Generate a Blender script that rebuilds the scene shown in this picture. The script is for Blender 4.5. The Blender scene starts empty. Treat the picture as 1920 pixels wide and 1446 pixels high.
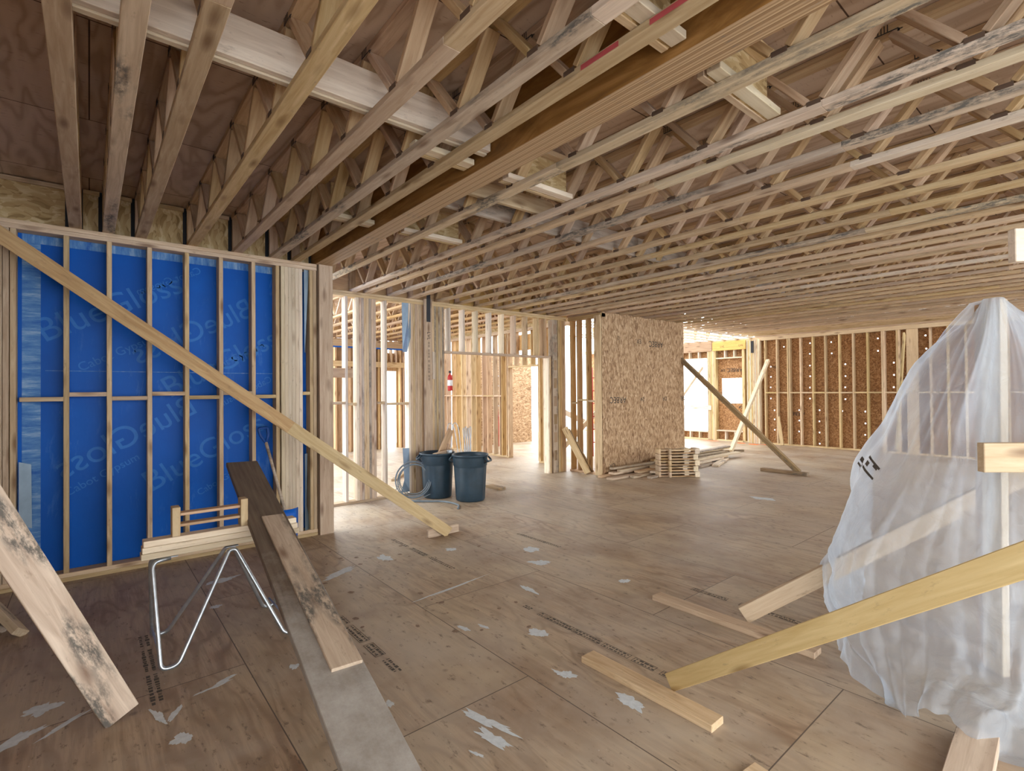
import bpy, bmesh, math, random
from mathutils import Vector, Matrix, noise
random.seed(7)
S = bpy.context.scene
COL = S.collection
V = Vector
# ------------------------------------------------------------------ helpers
def tag(o, label=None, cat=None, group=None, kind=None):
    if label: o['label'] = label
    if cat: o['category'] = cat
    if group: o['group'] = group
    if kind: o['kind'] = kind
    return o
def link(name, me, parent=None, world=Matrix()):
    o = bpy.data.objects.new(name, me)
    COL.objects.link(o)
    if parent is not None:
        o.parent = parent
        o.matrix_basis = WM[parent.name].inverted() @ world
    else:
        o.matrix_basis = world
    WM[o.name] = world.copy()
    return o
WM = {}
def empty(name, loc=(0, 0, 0), rz=0.0):
    return link(name, None, None, Matrix.Translation(V(loc)) @ Matrix.Rotation(rz, 4, 'Z'))
CACHE = {}
def box_mesh(L, w, t, mat, bev=0.003):
    key = (round(L, 3), round(w, 4), round(t, 4), mat.name if mat else '', bev)
    if key in CACHE: return CACHE[key]
    bm = bmesh.new()
    bmesh.ops.create_cube(bm, size=1)
    for v in bm.verts: v.co = V((v.co.x * L, v.co.y * w, v.co.z * t))
    if bev > 0:
        bmesh.ops.bevel(bm, geom=bm.edges[:], offset=min(bev, t * .3, w * .3), segments=1, affect='EDGES')
    me = bpy.data.meshes.new('board'); bm.to_mesh(me); bm.free()
    if mat: me.materials.append(mat)
    CACHE[key] = me
    return me
def frame_matrix(c, x, up):
    x = V(x).normalized(); up = V(up)
    z = (up - x * up.dot(x)).normalized()
    y = z.cross(x)
    m = Matrix((x, y, z)).transposed().to_4x4()
    m.translation = c
    return m
def board(name, p0, p1, w, t, up=(0, 0, 1), mat=None, parent=None, bev=0.003):
    """lumber from p0 to p1 (centre line); w across, t along 'up'"""
    p0 = V(p0); p1 = V(p1)
    return link(name, box_mesh((p1 - p0).length, w, t, mat or M['lumber'], bev), parent,
                frame_matrix((p0 + p1) / 2, p1 - p0, up))
def box(name, lo, hi, mat, parent=None, bev=0.003):
    """axis aligned board; its local x runs along the longest side so the grain follows it"""
    lo = V(lo); hi = V(hi); d = hi - lo
    ax = max(range(3), key=lambda i: d[i]); rest = [i for i in range(3) if i != ax]
    th = min(rest, key=lambda i: d[i]); wd = [i for i in rest if i != th][0]
    X = V((0, 0, 0)); X[ax] = 1; Z = V((0, 0, 0)); Z[th] = 1
    return link(name, box_mesh(d[ax], d[wd], d[th], mat, bev), parent, frame_matrix((lo + hi) / 2, X, Z))
def mesh_obj(name, verts, faces, mat, parent=None, smooth=False, world=Matrix()):
    me = bpy.data.meshes.new(name); me.from_pydata([tuple(v) for v in verts], [], faces); me.validate(); me.update()
    if mat: me.materials.append(mat)
    if smooth:
        for p in me.polygons: p.use_smooth = True
    return link(name, me, parent, world)
def smooth_path(pts, n=10, closed=False):
    P = [V(p) for p in pts]; out = []
    N = len(P)
    rng = range(N) if closed else range(N - 1)
    for i in rng:
        if closed: a, b, c, d = P[i - 1], P[i], P[(i + 1) % N], P[(i + 2) % N]
        else: a, b, c, d = P[max(i - 1, 0)], P[i], P[i + 1], P[min(i + 2, N - 1)]
        for k in range(n):
            t = k / n
            out.append(.5 * ((2 * b) + (c - a) * t + (2 * a - 5 * b + 4 * c - d) * t * t + (3 * b - a - 3 * c + d) * t ** 3))
    if not closed: out.append(P[-1])
    return out
def tube(name, pts, r, mat, parent=None, seg=10, closed=False):
    pts = [V(p) for p in pts]; N = len(pts); vs = []; fs = []
    up = V((0.3, 0.2, 1)).normalized(); prev = None
    for i, p in enumerate(pts):
        a = pts[i - 1] if (i or closed) else p; b = pts[(i + 1) % N] if (i < N - 1 or closed) else p
        t = (b - a).normalized()
        if prev is None: n = (up - t * up.dot(t)).normalized()
        else:
            n = prev - t * prev.dot(t)
            n = n.normalized() if n.length > 1e-6 else t.orthogonal().normalized()
        prev = n; bn = t.cross(n)
        for k in range(seg):
            an = 2 * math.pi * k / seg
            vs.append(p + n * math.cos(an) * r + bn * math.sin(an) * r)
    for i in range(N if closed else N - 1):
        j = (i + 1) % N
        for k in range(seg):
            fs.append((i * seg + k, i * seg + (k + 1) % seg, j * seg + (k + 1) % seg, j * seg + k))
    if not closed:
        fs.append(tuple(range(seg))[::-1]); fs.append(tuple(range((N - 1) * seg, N * seg)))
    return mesh_obj(name, vs, fs, mat, parent, True)
def rounded(pts, r, n=6):
    """polyline with rounded corners"""
    P = [V(p) for p in pts]; out = [P[0]]
    for i in range(1, len(P) - 1):
        a, b, c = P[i - 1], P[i], P[i + 1]
        ra = min(r, (a - b).length * .45, (c - b).length * .45)
        s = b + (a - b).normalized() * ra; e = b + (c - b).normalized() * ra
        for k in range(n + 1):
            t = k / n; out.append(s * (1 - t) ** 2 + b * 2 * t * (1 - t) + e * t * t)
    out.append(P[-1]); return out
def lathe(name, prof, mat, parent=None, seg=48, world=Matrix(), mod=None):
    vs = []; fs = []
    for (r, z) in prof:
        for k in range(seg):
            a = 2 * math.pi * k / seg; rr = r * (mod(a, z) if mod else 1)
            vs.append((rr * math.cos(a), rr * math.sin(a), z))
    for i in range(len(prof) - 1):
        for k in range(seg):
            fs.append((i * seg + k, i * seg + (k + 1) % seg, (i + 1) * seg + (k + 1) % seg, (i + 1) * seg + k))
    return mesh_obj(name, vs, fs, mat, parent, True, world)
def text(name, body, size, world, mat, parent, extrude=0.0, stretch=1.0, align='CENTER'):
    cu = bpy.data.curves.new(name, 'FONT'); cu.body = body; cu.size = size; cu.align_x = align; cu.align_y = 'CENTER'
    cu.extrude = extrude
    to = bpy.data.objects.new('tmp_text', cu); COL.objects.link(to)
    dg = bpy.context.evaluated_depsgraph_get(); dg.update()
    me = bpy.data.meshes.new_from_object(to.evaluated_get(dg)); bpy.data.objects.remove(to)
    me.materials.clear(); me.materials.append(mat)
    return link(name, me, parent, world @ Matrix.Diagonal((stretch, 1, 1, 1)))
# ------------------------------------------------------------------ materials
M = {}
class NT:
    def __init__(s, name):
        s.m = bpy.data.materials.new(name); s.m.use_nodes = True; s.t = s.m.node_tree; s.n = s.t.nodes; s.n.clear()
        s.out = s.n.new('ShaderNodeOutputMaterial')
    def new(s, ty, **kw):
        n = s.n.new(ty)
        for k, v in kw.items():
            if k.startswith('i_'):
                key = k[2:]; key = int(key) if key.isdigit() else key
                s.put(n, key, v)
            else: setattr(n, k, v)
        return n
    def put(s, n, key, v):
        if isinstance(key, str) and key not in n.inputs: key = key.replace('_', ' ')
        if isinstance(v, bpy.types.NodeSocket): s.t.links.new(v, n.inputs[key])
        else: n.inputs[key].default_value = v
    def math(s, op, a, b=0.0, c=None, clamp=False):
        n = s.n.new('ShaderNodeMath'); n.operation = op; n.use_clamp = clamp; s.put(n, 0, a); s.put(n, 1, b)
        if c is not None: s.put(n, 2, c)
        return n.outputs[0]
    def vmath(s, op, a, b):
        n = s.n.new('ShaderNodeVectorMath'); n.operation = op; s.put(n, 0, a); s.put(n, 1, b); return n.outputs[0]
    def mix(s, f, a, b, mode='MIX'):
        n = s.n.new('ShaderNodeMix'); n.data_type = 'RGBA'; n.blend_type = mode
        s.put(n, 0, f); s.put(n, 6, a); s.put(n, 7, b); return n.outputs[2]
    def ramp(s, f, stops):
        n = s.n.new('ShaderNodeValToRGB'); s.put(n, 0, f); e = n.color_ramp.elements
        while len(e) < len(stops): e.new(0.5)
        for i, (p, c) in enumerate(stops):
            e[i].position = p; e[i].color = (*c, 1) if len(c) == 3 else c
        return n.outputs[0]
    def map(s, vec, scale=(1, 1, 1), loc=(0, 0, 0), rot=(0, 0, 0)):
        n = s.n.new('ShaderNodeMapping'); s.put(n, 'Vector', vec); n.inputs['Scale'].default_value = scale
        n.inputs['Location'].default_value = loc; n.inputs['Rotation'].default_value = rot; return n.outputs[0]
    def noise(s, vec, scale, detail=3, rough=.55, dist=0.0):
        n = s.new('ShaderNodeTexNoise'); s.put(n, 'Vector', vec); s.put(n, 'Scale', scale); s.put(n, 'Detail', detail)
        s.put(n, 'Roughness', rough); s.put(n, 'Distortion', dist); return n.outputs[0]
    def finish(s, color, rough=.75, spec=.3, metal=0.0, bump=None, bstr=.2, bdist=.002, **kw):
        b = s.new('ShaderNodeBsdfPrincipled'); s.put(b, 'Base Color', color); s.put(b, 'Roughness', rough)
        s.put(b, 'Specular IOR Level', spec); s.put(b, 'Metallic', metal)
        for k, v in kw.items(): s.put(b, k.replace('_', ' '), v)
        if bump is not None:
            bn = s.new('ShaderNodeBump'); s.put(bn, 'Height', bump); s.put(bn, 'Strength', bstr); s.put(bn, 'Distance', bdist)
            s.t.links.new(bn.outputs[0], b.inputs['Normal'])
        s.t.links.new(b.outputs[0], s.out.inputs[0]); M[s.m.name] = s.m
        return b
def rnd_coords(t):
    tc = t.new('ShaderNodeTexCoord'); oi = t.new('ShaderNodeObjectInfo')
    r = oi.outputs['Random']
    cmb = t.new('ShaderNodeCombineXYZ'); t.put(cmb, 0, t.math('MULTIPLY', r, 41.0)); t.put(cmb, 1, t.math('MULTIPLY', r, 87.0)); t.put(cmb, 2, t.math('MULTIPLY', r, 23.0))
    return t.vmath('ADD', tc.outputs['Object'], cmb.outputs[0]), r
def lumber(name, dark, light, stain=.0, knot=1.0, stcol=(.10, .095, .085), rough=.72):
    t = NT(name); co, r = rnd_coords(t)
    g = t.noise(t.map(co, (1.1, 14, 14)), 2.2, 4, .6, .8)
    fine = t.noise(t.map(co, (3, 110, 110)), 1.4, 2)
    c = t.ramp(g, [(.30, dark), (.52, tuple((a + b) / 2 for a, b in zip(dark, light))), (.72, light)])
    c = t.mix(t.math('MULTIPLY', fine, .16), c, (*tuple(x * .55 for x in dark), 1))
    # knots
    vo = t.new('ShaderNodeTexVoronoi'); t.put(vo, 'Vector', t.map(co, (2.6, 9, 9))); t.put(vo, 'Scale', 1.0)
    k = t.ramp(vo.outputs['Distance'], [(.07, (1, 1, 1)), (.19, (.4, .4, .4)), (.27, (0, 0, 0))])
    c = t.mix(t.math('MULTIPLY', k, .75 * knot), c, (.16, .075, .03, 1))
    # broad tint of each piece
    hv = t.new('ShaderNodeHueSaturation'); t.put(hv, 'Color', c)
    t.put(hv, 'Value', t.math('ADD', t.math('MULTIPLY', r, .34), .83))
    r2 = t.math('FRACT', t.math('MULTIPLY', r, 17.31))
    t.put(hv, 'Hue', t.math('ADD', t.math('MULTIPLY', r2, .018), .491)); t.put(hv, 'Saturation', t.math('ADD', t.math('MULTIPLY', r2, .3), .82))
    c = hv.outputs[0]
    # grime: small marks and (optionally) mould smears
    d = t.noise(t.map(co, (3, 9, 9)), 3.0, 5, .7)
    c = t.mix(t.ramp(d, [(.60, (0, 0, 0)), (.74, (.55, .55, .55))]), c, (.22, .15, .09, 1))
    if stain > 0:
        s1 = t.noise(t.map(co, (.9, 4, 4)), 1.5, 2, .5); s2 = t.noise(t.map(co, (5, 14, 14)), 2.5, 5, .75)
        s = t.math('MULTIPLY', t.ramp(s1, [(.52, (0, 0, 0)), (.60, (1, 1, 1))]), t.ramp(s2, [(.40, (0, 0, 0)), (.58, (1, 1, 1))]))
        c = t.mix(t.math('MULTIPLY', s, stain), c, (*stcol, 1))
    t.finish(c, rough, .25, bump=g, bstr=.25)
    return t.m
lumber('lumber', (.45, .30, .165), (.67, .505, .325))
lumber('lumber_pale', (.60, .47, .33), (.78, .66, .50), knot=.6)
lumber('lumber_warm', (.42, .25, .12), (.62, .42, .23))
lumber('lumber_stained', (.47, .34, .22), (.70, .56, .40), stain=.9)
lumber('lumber_yellow', (.55, .385, .20), (.71, .545, .32), knot=.9)
lumber('lumber_web', (.40, .245, .125), (.61, .43, .26), knot=.7)
lumber('lumber_old', (.27, .175, .10), (.43, .30, .185), stain=.7, knot=.6)
lumber('wood_grey', (.36, .27, .19), (.52, .42, .31), stain=.6)
lumber('beam_yellow', (.62, .36, .07), (.80, .50, .12), knot=.3)
# laminated beam: orange veneer on its faces, ply lines on its edge
t = NT('laminated'); tc = t.new('ShaderNodeTexCoord'); co = tc.outputs['Object']
g = t.noise(t.map(co, (.8, 5, 5)), 2.2, 5, .6, 1.5)
face = t.ramp(g, [(.3, (.17, .075, .018)), (.5, (.27, .125, .03)), (.7, (.40, .20, .06))])
ln = t.noise(t.map(co, (.15, 120, .1)), 1.0, 2)
edge = t.ramp(ln, [(.38, (.26, .15, .07)), (.5, (.47, .31, .17)), (.62, (.58, .41, .24))])
sm = t.noise(t.map(co, (1.0, 6, 6)), 2.4, 5, .7)
edge = t.mix(t.ramp(sm, [(.60, (0, 0, 0)), (.68, (.8, .8, .8))]), edge, (.17, .15, .13, 1))
ge = t.new('ShaderNodeNewGeometry'); sx = t.new('ShaderNodeSeparateXYZ'); t.put(sx, 0, ge.outputs['Normal'])
f = t.math('GREATER_THAN', t.math('ABSOLUTE', sx.outputs[2]), .5)
t.finish(t.mix(f, face, edge), .6, .3)
# oriented strand board
def osb(name, cols, sc=1.0):
    t = NT(name); tc = t.new('ShaderNodeTexCoord'); co = tc.outputs['Object']
    w = t.new('ShaderNodeTexNoise'); t.put(w, 'Vector', co); t.put(w, 'Scale', 5.0 * sc)
    cow = t.vmath('ADD', co, t.vmath('SCALE', w.outputs['Color'], (0, 0, 0)))
    sc1 = t.new('ShaderNodeVectorMath'); sc1.operation = 'SCALE'; t.put(sc1, 0, w.outputs['Color']); sc1.inputs['Scale'].default_value = .16
    cow = t.vmath('ADD', co, sc1.outputs[0])
    outs = []
    for rot, s in (((.5, .5, .3), (14, 44, 44)), ((-.6, .9, -1.0), (17, 50, 50))):
        vo = t.new('ShaderNodeTexVoronoi'); t.put(vo, 'Vector', t.map(cow, tuple(x * sc for x in s), rot=rot)); t.put(vo, 'Scale', 1.0)
        sp = t.new('ShaderNodeSeparateColor'); t.put(sp, 0, vo.outputs['Color']); outs.append(sp.outputs[0])
    m = t.math('MULTIPLY', t.math('ADD', outs[0], outs[1]), .5)
    c = t.ramp(m, [(.12, cols[0]), (.42, cols[1]), (.62, cols[2]), (.88, cols[3])])
    big = t.noise(co, 1.3, 3)
    c = t.mix(t.math('MULTIPLY', big, .35), c, (*cols[1], 1))
    t.finish(c, .7, .3, bump=m, bstr=.2)
osb('strand_board', [(.19, .10, .05), (.38, .235, .125), (.50, .33, .19), (.64, .46, .29)], .85)
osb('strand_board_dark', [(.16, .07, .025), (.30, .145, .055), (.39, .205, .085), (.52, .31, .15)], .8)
osb('strand_board_yellow', [(.26, .16, .06), (.46, .31, .14), (.56, .41, .21), (.68, .54, .32)], .7)
# ceiling plywood (underside of the deck above)
def ply_grain(t, co, sc=(1, 1, 1), freq=30.0):
    n = t.noise(t.map(co, sc), 1.0, 3, .5, .3)
    w = t.math('SINE', t.math('MULTIPLY', n, freq))
    return n, w
t = NT('ceiling_plywood'); tc = t.new('ShaderNodeTexCoord'); co = tc.outputs['Object']
n, w = ply_grain(t, co, (3.2, .55, 1), 55)
c = t.ramp(w, [(.0, (.235, .135, .085)), (.5, (.30, .185, .125)), (1.0, (.345, .225, .155))])
c = t.ramp(t.math('ADD', t.math('MULTIPLY', w, .5), .5), [(.0, (.46, .325, .225)), (.35, (.56, .41, .295)), (1.0, (.62, .465, .345))])
flk = t.noise(t.map(co, (9, 34, 1)), 1.4, 4, .7)
c = t.mix(t.ramp(flk, [(.60, (0, 0, 0)), (.72, (.7, .7, .7))]), c, (.17, .085, .055, 1))
br = t.new('ShaderNodeTexBrick'); t.put(br, 'Vector', t.map(co, (1, 1, 1), loc=(0, .35, 0), rot=(0, 0, 0)))
for k, v in (('Scale', 1.0), ('Brick Width', 2.44), ('Row Height', 1.22), ('Mortar Size', .004), ('Mortar Smooth', .0), ('Bias', 0.0)): br.inputs[k].default_value = v
br.inputs['Color1'].default_value = (.84, .82, .80, 1); br.inputs['Color2'].default_value = (1, 1, 1, 1); br.inputs['Mortar'].default_value = (.14, .1, .08, 1)
c = t.mix(1.0, c, br.outputs['Color'], 'MULTIPLY')
mo = t.noise(t.map(co, (.8, .8, 1)), 1.6, 5, .7)
c = t.mix(t.ramp(mo, [(.66, (0, 0, 0)), (.76, (.7, .7, .7))]), c, (.10, .075, .055, 1))
t.finish(c, .75, .25)
# floor plywood
t = NT('floor_plywood'); tc = t.new('ShaderNodeTexCoord'); co = tc.outputs['Object']
sp = t.new('ShaderNodeSeparateXYZ'); t.put(sp, 0, co)
cb = t.new('ShaderNodeCombineXYZ'); t.put(cb, 0, t.math('ADD', sp.outputs[1], .22 + 24.4)); t.put(cb, 1, t.math('ADD', sp.outputs[0], -1.95 + 12.2 * 2))
br = t.new('ShaderNodeTexBrick'); t.put(br, 'Vector', cb.outputs[0])
for k, v in (('Scale', 1.0), ('Brick Width', 2.44), ('Row Height', 1.22), ('Mortar Size', .0032), ('Mortar Smooth', .1), ('Bias', -.1)): br.inputs[k].default_value = v
br.inputs['Color1'].default_value = (0, 0, 0, 1); br.inputs['Color2'].default_value = (1, 1, 1, 1); br.inputs['Mortar'].default_value = (.5, .5, .5, 1)
pan = br.outputs['Color']; mort = br.outputs['Fac']
off = t.new('ShaderNodeVectorMath'); off.operation = 'SCALE'; t.put(off, 0, pan); off.inputs['Scale'].default_value = 13.0
cg = t.vmath('ADD', co, off.outputs[0])
n, w = ply_grain(t, cg, (2.0, .5, 1), 70)
wn = t.math('ADD', t.math('MULTIPLY', w, .5), .5)
base = t.ramp(wn, [(.0, (.22, .125, .07)), (.25, (.40, .265, .165)), (1.0, (.47, .33, .215))])
fib = t.noise(t.map(cg, (48, 2.4, 1)), 1.0, 5, .7)
base = t.mix(t.math('MULTIPLY', t.ramp(fib, [(.42, (0, 0, 0)), (.60, (1, 1, 1))]), .72), base, (.21, .14, .085, 1))
tint = t.noise(t.map(cg, (1.6, .7, 1)), 1.0, 4, .6)
base = t.mix(t.ramp(tint, [(.35, (0, 0, 0)), (.65, (.75, .75, .75))]), base, (.50, .40, .275, 1))
base = t.mix(t.math('MULTIPLY', pan, .38), base, (.52, .44, .32, 1))
# reddish veneer patches
red = t.noise(t.map(co, (.9, .6, 1)), 1.3, 4, .6)
base = t.mix(t.ramp(red, [(.46, (0, 0, 0)), (.62, (.6, .6, .6))]), base, (.25, .155, .095, 1))
# foot-worn grey dust
dust = t.noise(t.map(co, (.7, .7, 1)), 1.5, 6, .65, .4)
base = t.mix(t.ramp(dust, [(.42, (0, 0, 0)), (.66, (.55, .55, .55))]), base, (.49, .42, .345, 1))
# dark damp marks and spots
sv = t.new('ShaderNodeTexVoronoi'); t.put(sv, 'Vector', t.vmath('ADD', co, (.3, .1, 0))); t.put(sv, 'Scale', 7.0); 
sr = t.ramp(sv.outputs['Distance'], [(.06, (.8, .8, .8)), (.17, (0, 0, 0))])
spm = t.noise(t.map(co, (1, 1, 1)), .9, 2)
base = t.mix(t.math('MULTIPLY', t.math('MULTIPLY', sr, t.ramp(spm, [(.48, (0, 0, 0)), (.56, (1, 1, 1))])), .75), base, (.11, .075, .055, 1))
fl = t.noise(t.map(co, (26, 9, 1)), 1.0, 5, .75)
base = t.mix(t.ramp(fl, [(.58, (0, 0, 0)), (.67, (.7, .7, .7))]), base, (.10, .07, .05, 1))
wsp = t.noise(t.map(co, (1, 1, 1)), 60.0, 2, .5)
base = t.mix(t.ramp(wsp, [(.755, (0, 0, 0)), (.775, (.8, .8, .8))]), base, (.62, .60, .56, 1))
base = t.mix(t.math('MULTIPLY', mort, .92), base, (.09, .065, .05, 1))
rg = t.ramp(dust, [(.3, (.42, .42, .42)), (.7, (.62, .62, .62))])
t.finish(base, rg, .38, bump=t.math('SUBTRACT', wn, t.math('MULTIPLY', mort, 4.0)), bstr=.12, bdist=.001)
# blue sheathing film
t = NT('blue_film'); tc = t.new('ShaderNodeTexCoord'); co = tc.outputs['Object']
a = t.noise(co, 1.1, 5, .6); c = t.ramp(a, [(.3, (.0, .075, .38)), (.7, (.0, .105, .50))])
sc_ = t.noise(t.map(co, (4, 1, 11)), 2.0, 6, .7, .5); mk = t.noise(co, 1.0, 3)
c = t.mix(t.math('MULTIPLY', t.ramp(sc_, [(.56, (0, 0, 0)), (.74, (.7, .7, .7))]), t.ramp(mk, [(.45, (0, 0, 0)), (.62, (1, 1, 1))])), c, (.10, .26, .58, 1))
t.finish(c, .45, .15, bump=t.noise(t.map(co, (2, 1, 1)), 3.0, 3), bstr=.25, bdist=.02)
t = NT('chalky_blue'); tc = t.new('ShaderNodeTexCoord'); co = tc.outputs['Object']
a = t.noise(t.map(co, (6, 1, 18)), 1.5, 6, .75)
t.finish(t.ramp(a, [(.35, (.01, .09, .38)), (.52, (.10, .24, .50)), (.66, (.34, .46, .62))]), .6, .2)
def plain(name, col, rough=.6, spec=.3, metal=0.0, var=.12, sc=8.0, **kw):
    t = NT(name); tc = t.new('ShaderNodeTexCoord'); a = t.noise(tc.outputs['Object'], sc, 4, .6)
    c = t.ramp(a, [(.3, tuple(x * (1 - var) for x in col)), (.7, tuple(min(1, x * (1 + var)) for x in col))])
    t.finish(c, rough, spec, metal, bump=a, bstr=.05, **kw)
plain('blue_print', (.01, .145, .50), .5)
plain('blue_tarp', (.0, .10, .50), .45)
plain('ink', (.035, .033, .03), .7)
plain('ink_soft', (.10, .085, .07), .8)
plain('galvanised', (.50, .54, .58), .32, .5, .85, .18, 14)
plain('galvanised_sheet', (.20, .26, .32), .45, .5, .5, .15, 5)
plain('dark_plate', (.12, .075, .05), .6, .3, .2)
plain('black_strap_and_shade', (.02, .02, .024), .5, .4, .2)  # straps and valve, also the painted rim shade and tooth shadows
plain('can_plastic', (.022, .043, .062), .42, .45, 0, .25, 6)
plain('cable', (.16, .19, .21), .45, .4)
plain('paint_white', (.62, .66, .68), .8, .2, 0, .12, 30)
plain('red_paint', (.45, .03, .03), .45)
plain('red_chalk', (.42, .07, .07), .8)
plain('orange_paint', (.80, .20, .06), .7, .2, 0, .3, 20)
plain('shovel_blue', (.01, .06, .26), .4)
plain('snow', (.86, .9, .95), .9, .1, 0, .05, .3)
plain('bark', (.30, .29, .28), .9)
plain('pallet_shadow', (.03, .02, .015), .9)
plain('drywall_white', (.72, .76, .80), .7)
t = NT('dusty_plank'); tc = t.new('ShaderNodeTexCoord'); co = tc.outputs['Object']
g = t.noise(t.map(co, (1.5, 30, 30)), 1.5, 3)
c = t.ramp(g, [(.3, (.12, .085, .06)), (.7, (.19, .145, .105))])
sp = t.new('ShaderNodeSeparateXYZ'); t.put(sp, 0, co)
d = t.noise(co, 3.0, 8, .75)
near = t.ramp(t.math('ADD', t.math('MULTIPLY', sp.outputs[0], -.25), .5), [(.30, (.0, .0, .0)), (.62, (1, 1, 1))])
dd = t.math('ADD', t.math('MULTIPLY', near, .32), t.math('MULTIPLY', d, .8))
c = t.mix(t.ramp(dd, [(.48, (0, 0, 0)), (.85, (.9, .9, .9))]), c, (.44, .41, .37, 1))
t.finish(c, .7, .25, bump=d, bstr=.2)
# clear-ish polythene sheeting
t = NT('polythene'); tc = t.new('ShaderNodeTexCoord'); co = tc.outputs['Object']
w = t.noise(co, 7.0, 6, .6, 1.2)
bn = t.new('ShaderNodeBump'); t.put(bn, 'Height', w); t.put(bn, 'Strength', .55); t.put(bn, 'Distance', .03)
tr = t.new('ShaderNodeBsdfTransparent'); tr.inputs[0].default_value = (.93, .94, .95, 1)
tl = t.new('ShaderNodeBsdfTranslucent'); tl.inputs[0].default_value = (.72, .78, .86, 1); t.t.links.new(bn.outputs[0], tl.inputs['Normal'])
pb = t.new('ShaderNodeBsdfPrincipled'); pb.inputs['Base Color'].default_value = (.62, .70, .80, 1); pb.inputs['Roughness'].default_value = .22
pb.inputs['Specular IOR Level'].default_value = .9; t.t.links.new(bn.outputs[0], pb.inputs['Normal'])
m1 = t.new('ShaderNodeMixShader'); m1.inputs[0].default_value = .5; t.t.links.new(pb.outputs[0], m1.inputs[1]); t.t.links.new(tl.outputs[0], m1.inputs[2])
m2 = t.new('ShaderNodeMixShader'); lw = t.new('ShaderNodeLayerWeight'); lw.inputs[0].default_value = .35
fac = t.math('ADD', t.math('MULTIPLY', lw.outputs['Facing'], .45), .33, clamp=True)
t.put(m2, 0, fac); t.t.links.new(tr.outputs[0], m2.inputs[1]); t.t.links.new(m1.outputs[0], m2.inputs[2])
t.t.links.new(m2.outputs[0], t.out.inputs[0]); M['polythene'] = t.m

# ------------------------------------------------------------------ dimensions
ZC = 3.135          # underside of the floor trusses / top of the wall plates
ZT = 3.54           # top of the trusses
YB = 5.965          # front of the blue stud wall
YW = 7.27           # front of the middle wall
XF = 15.45          # front of the far wall studs
# ------------------------------------------------------------------ setting: floor
def plane_poly(name, pts, mat, parent=None, z=None, thick=0.0):
    n = len(pts); vs = [V(p) for p in pts]
    if thick:
        vs += [v - V((0, 0, thick)) for v in vs]
        fs = [tuple(range(n)), tuple(range(2 * n - 1, n - 1, -1))] + [(i, i + n, (i + 1) % n + n, (i + 1) % n) for i in range(n)]
    else: fs = [tuple(range(n))]
    return mesh_obj(name, vs, fs, mat, parent)
floor = plane_poly('floor', [(-1.3, -5, 0), (16.2, -5, 0), (16.2, 15, 0), (-1.3, 15, 0)], M['floor_plywood'], thick=.2)
tag(floor, 'worn plywood subfloor with paint splats and damp spots', None, kind='structure')
def splat(x, y, rx, ry, rot, seed, mat='paint_white', z=.0015, name='paint_splat', rough=.45):
    rs = random.Random(seed); n = 40; vs = [(0, 0, 0)]
    for k in range(n):
        a = 2 * math.pi * k / n
        f = 1 + rough * (noise.noise(V((math.cos(a) * 1.1 + seed * 3.1, math.sin(a) * 1.1, seed))) * 1.3 + noise.noise(V((math.cos(a) * 4 + seed * 3.1, math.sin(a) * 4, seed)))) + rs.uniform(-.06, .06)
        vs.append((rx * f * math.cos(a), ry * f * math.sin(a), 0))
    fs = [(0, k, k % n + 1) for k in range(1, n + 1)]
    w = Matrix.Translation((x, y, z + seed * 1.2e-5)) @ Matrix.Rotation(rot, 4, 'Z')
    return mesh_obj(name, vs, fs, M[mat], floor, False, w)
for i, a in enumerate([(2.35, 2.56, .05, .07, .3), (2.13, 2.08, .035, .05, .9), (2.11, 2.12, .015, .05, .2), (2.2, 1.69, .045, .085, -.1), (1.52, 2.06, .028, .17, .25),
        (1.47, 1.93, .03, .10, .2), (3.53, 3.95, .07, .09, 0), (3.32, 3.59, .07, .09, .5), (2.8, 3.18, .03, .10, 0), (1.75, 4.59, .05, .17, -1.1), (2.46, 3.63, .30, .012, .15),
        (2.15, 3.60, .2, .010, .15), (-.19, 3.65, .07, .06, .3), (-.27, 3.40, .12, .04, .6), (-.42, 3.28, .12, .02, .6), (-.1, 3.40, .13, .016, .7), (.27, 3.17, .018, .085, .25), (.34, 3.15, .015, .07, -.5), (.34, 2.90, .04, .05, 0),
        (.53, 3.28, .10, .011, .2), (.60, 3.32, .07, .018, .5), (.95, 3.21, .03, .03, 0), (3.54, 2.77, .05, .04, 0), (1.22, 2.5, .02, .03, 0), (7.75, 3.47, .09, .18, 0), (1.35, 1.9, .01, .04, .3),
        (.9, 5.1, .12, .05, .2), (1.3, 4.3, .08, .05, .5), (.75, 4.5, .05, .03, 0), (2.9, 4.5, .06, .05, 0), (2.25, 4.7, .06, .10, 0), (2.0, 2.95, .02, .06, .2), (2.12, 2.88, .015, .05, .2)]):
    splat(*a, seed=i)
rs_ = random.Random(12)
plain('damp', (.24, .165, .115), .7, .3, 0, .3, 60)
for i in range(55):
    x = rs_.uniform(1.4, 3.3); y = rs_.uniform(2.6, 5.6); q_ = rs_.choice((.007, .01, .014, .02))
    splat(x, y, q_, q_ * rs_.uniform(.8, 1.5), rs_.uniform(0, 3), 100 + i, 'damp', .0011, 'damp_spot', .25)
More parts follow.
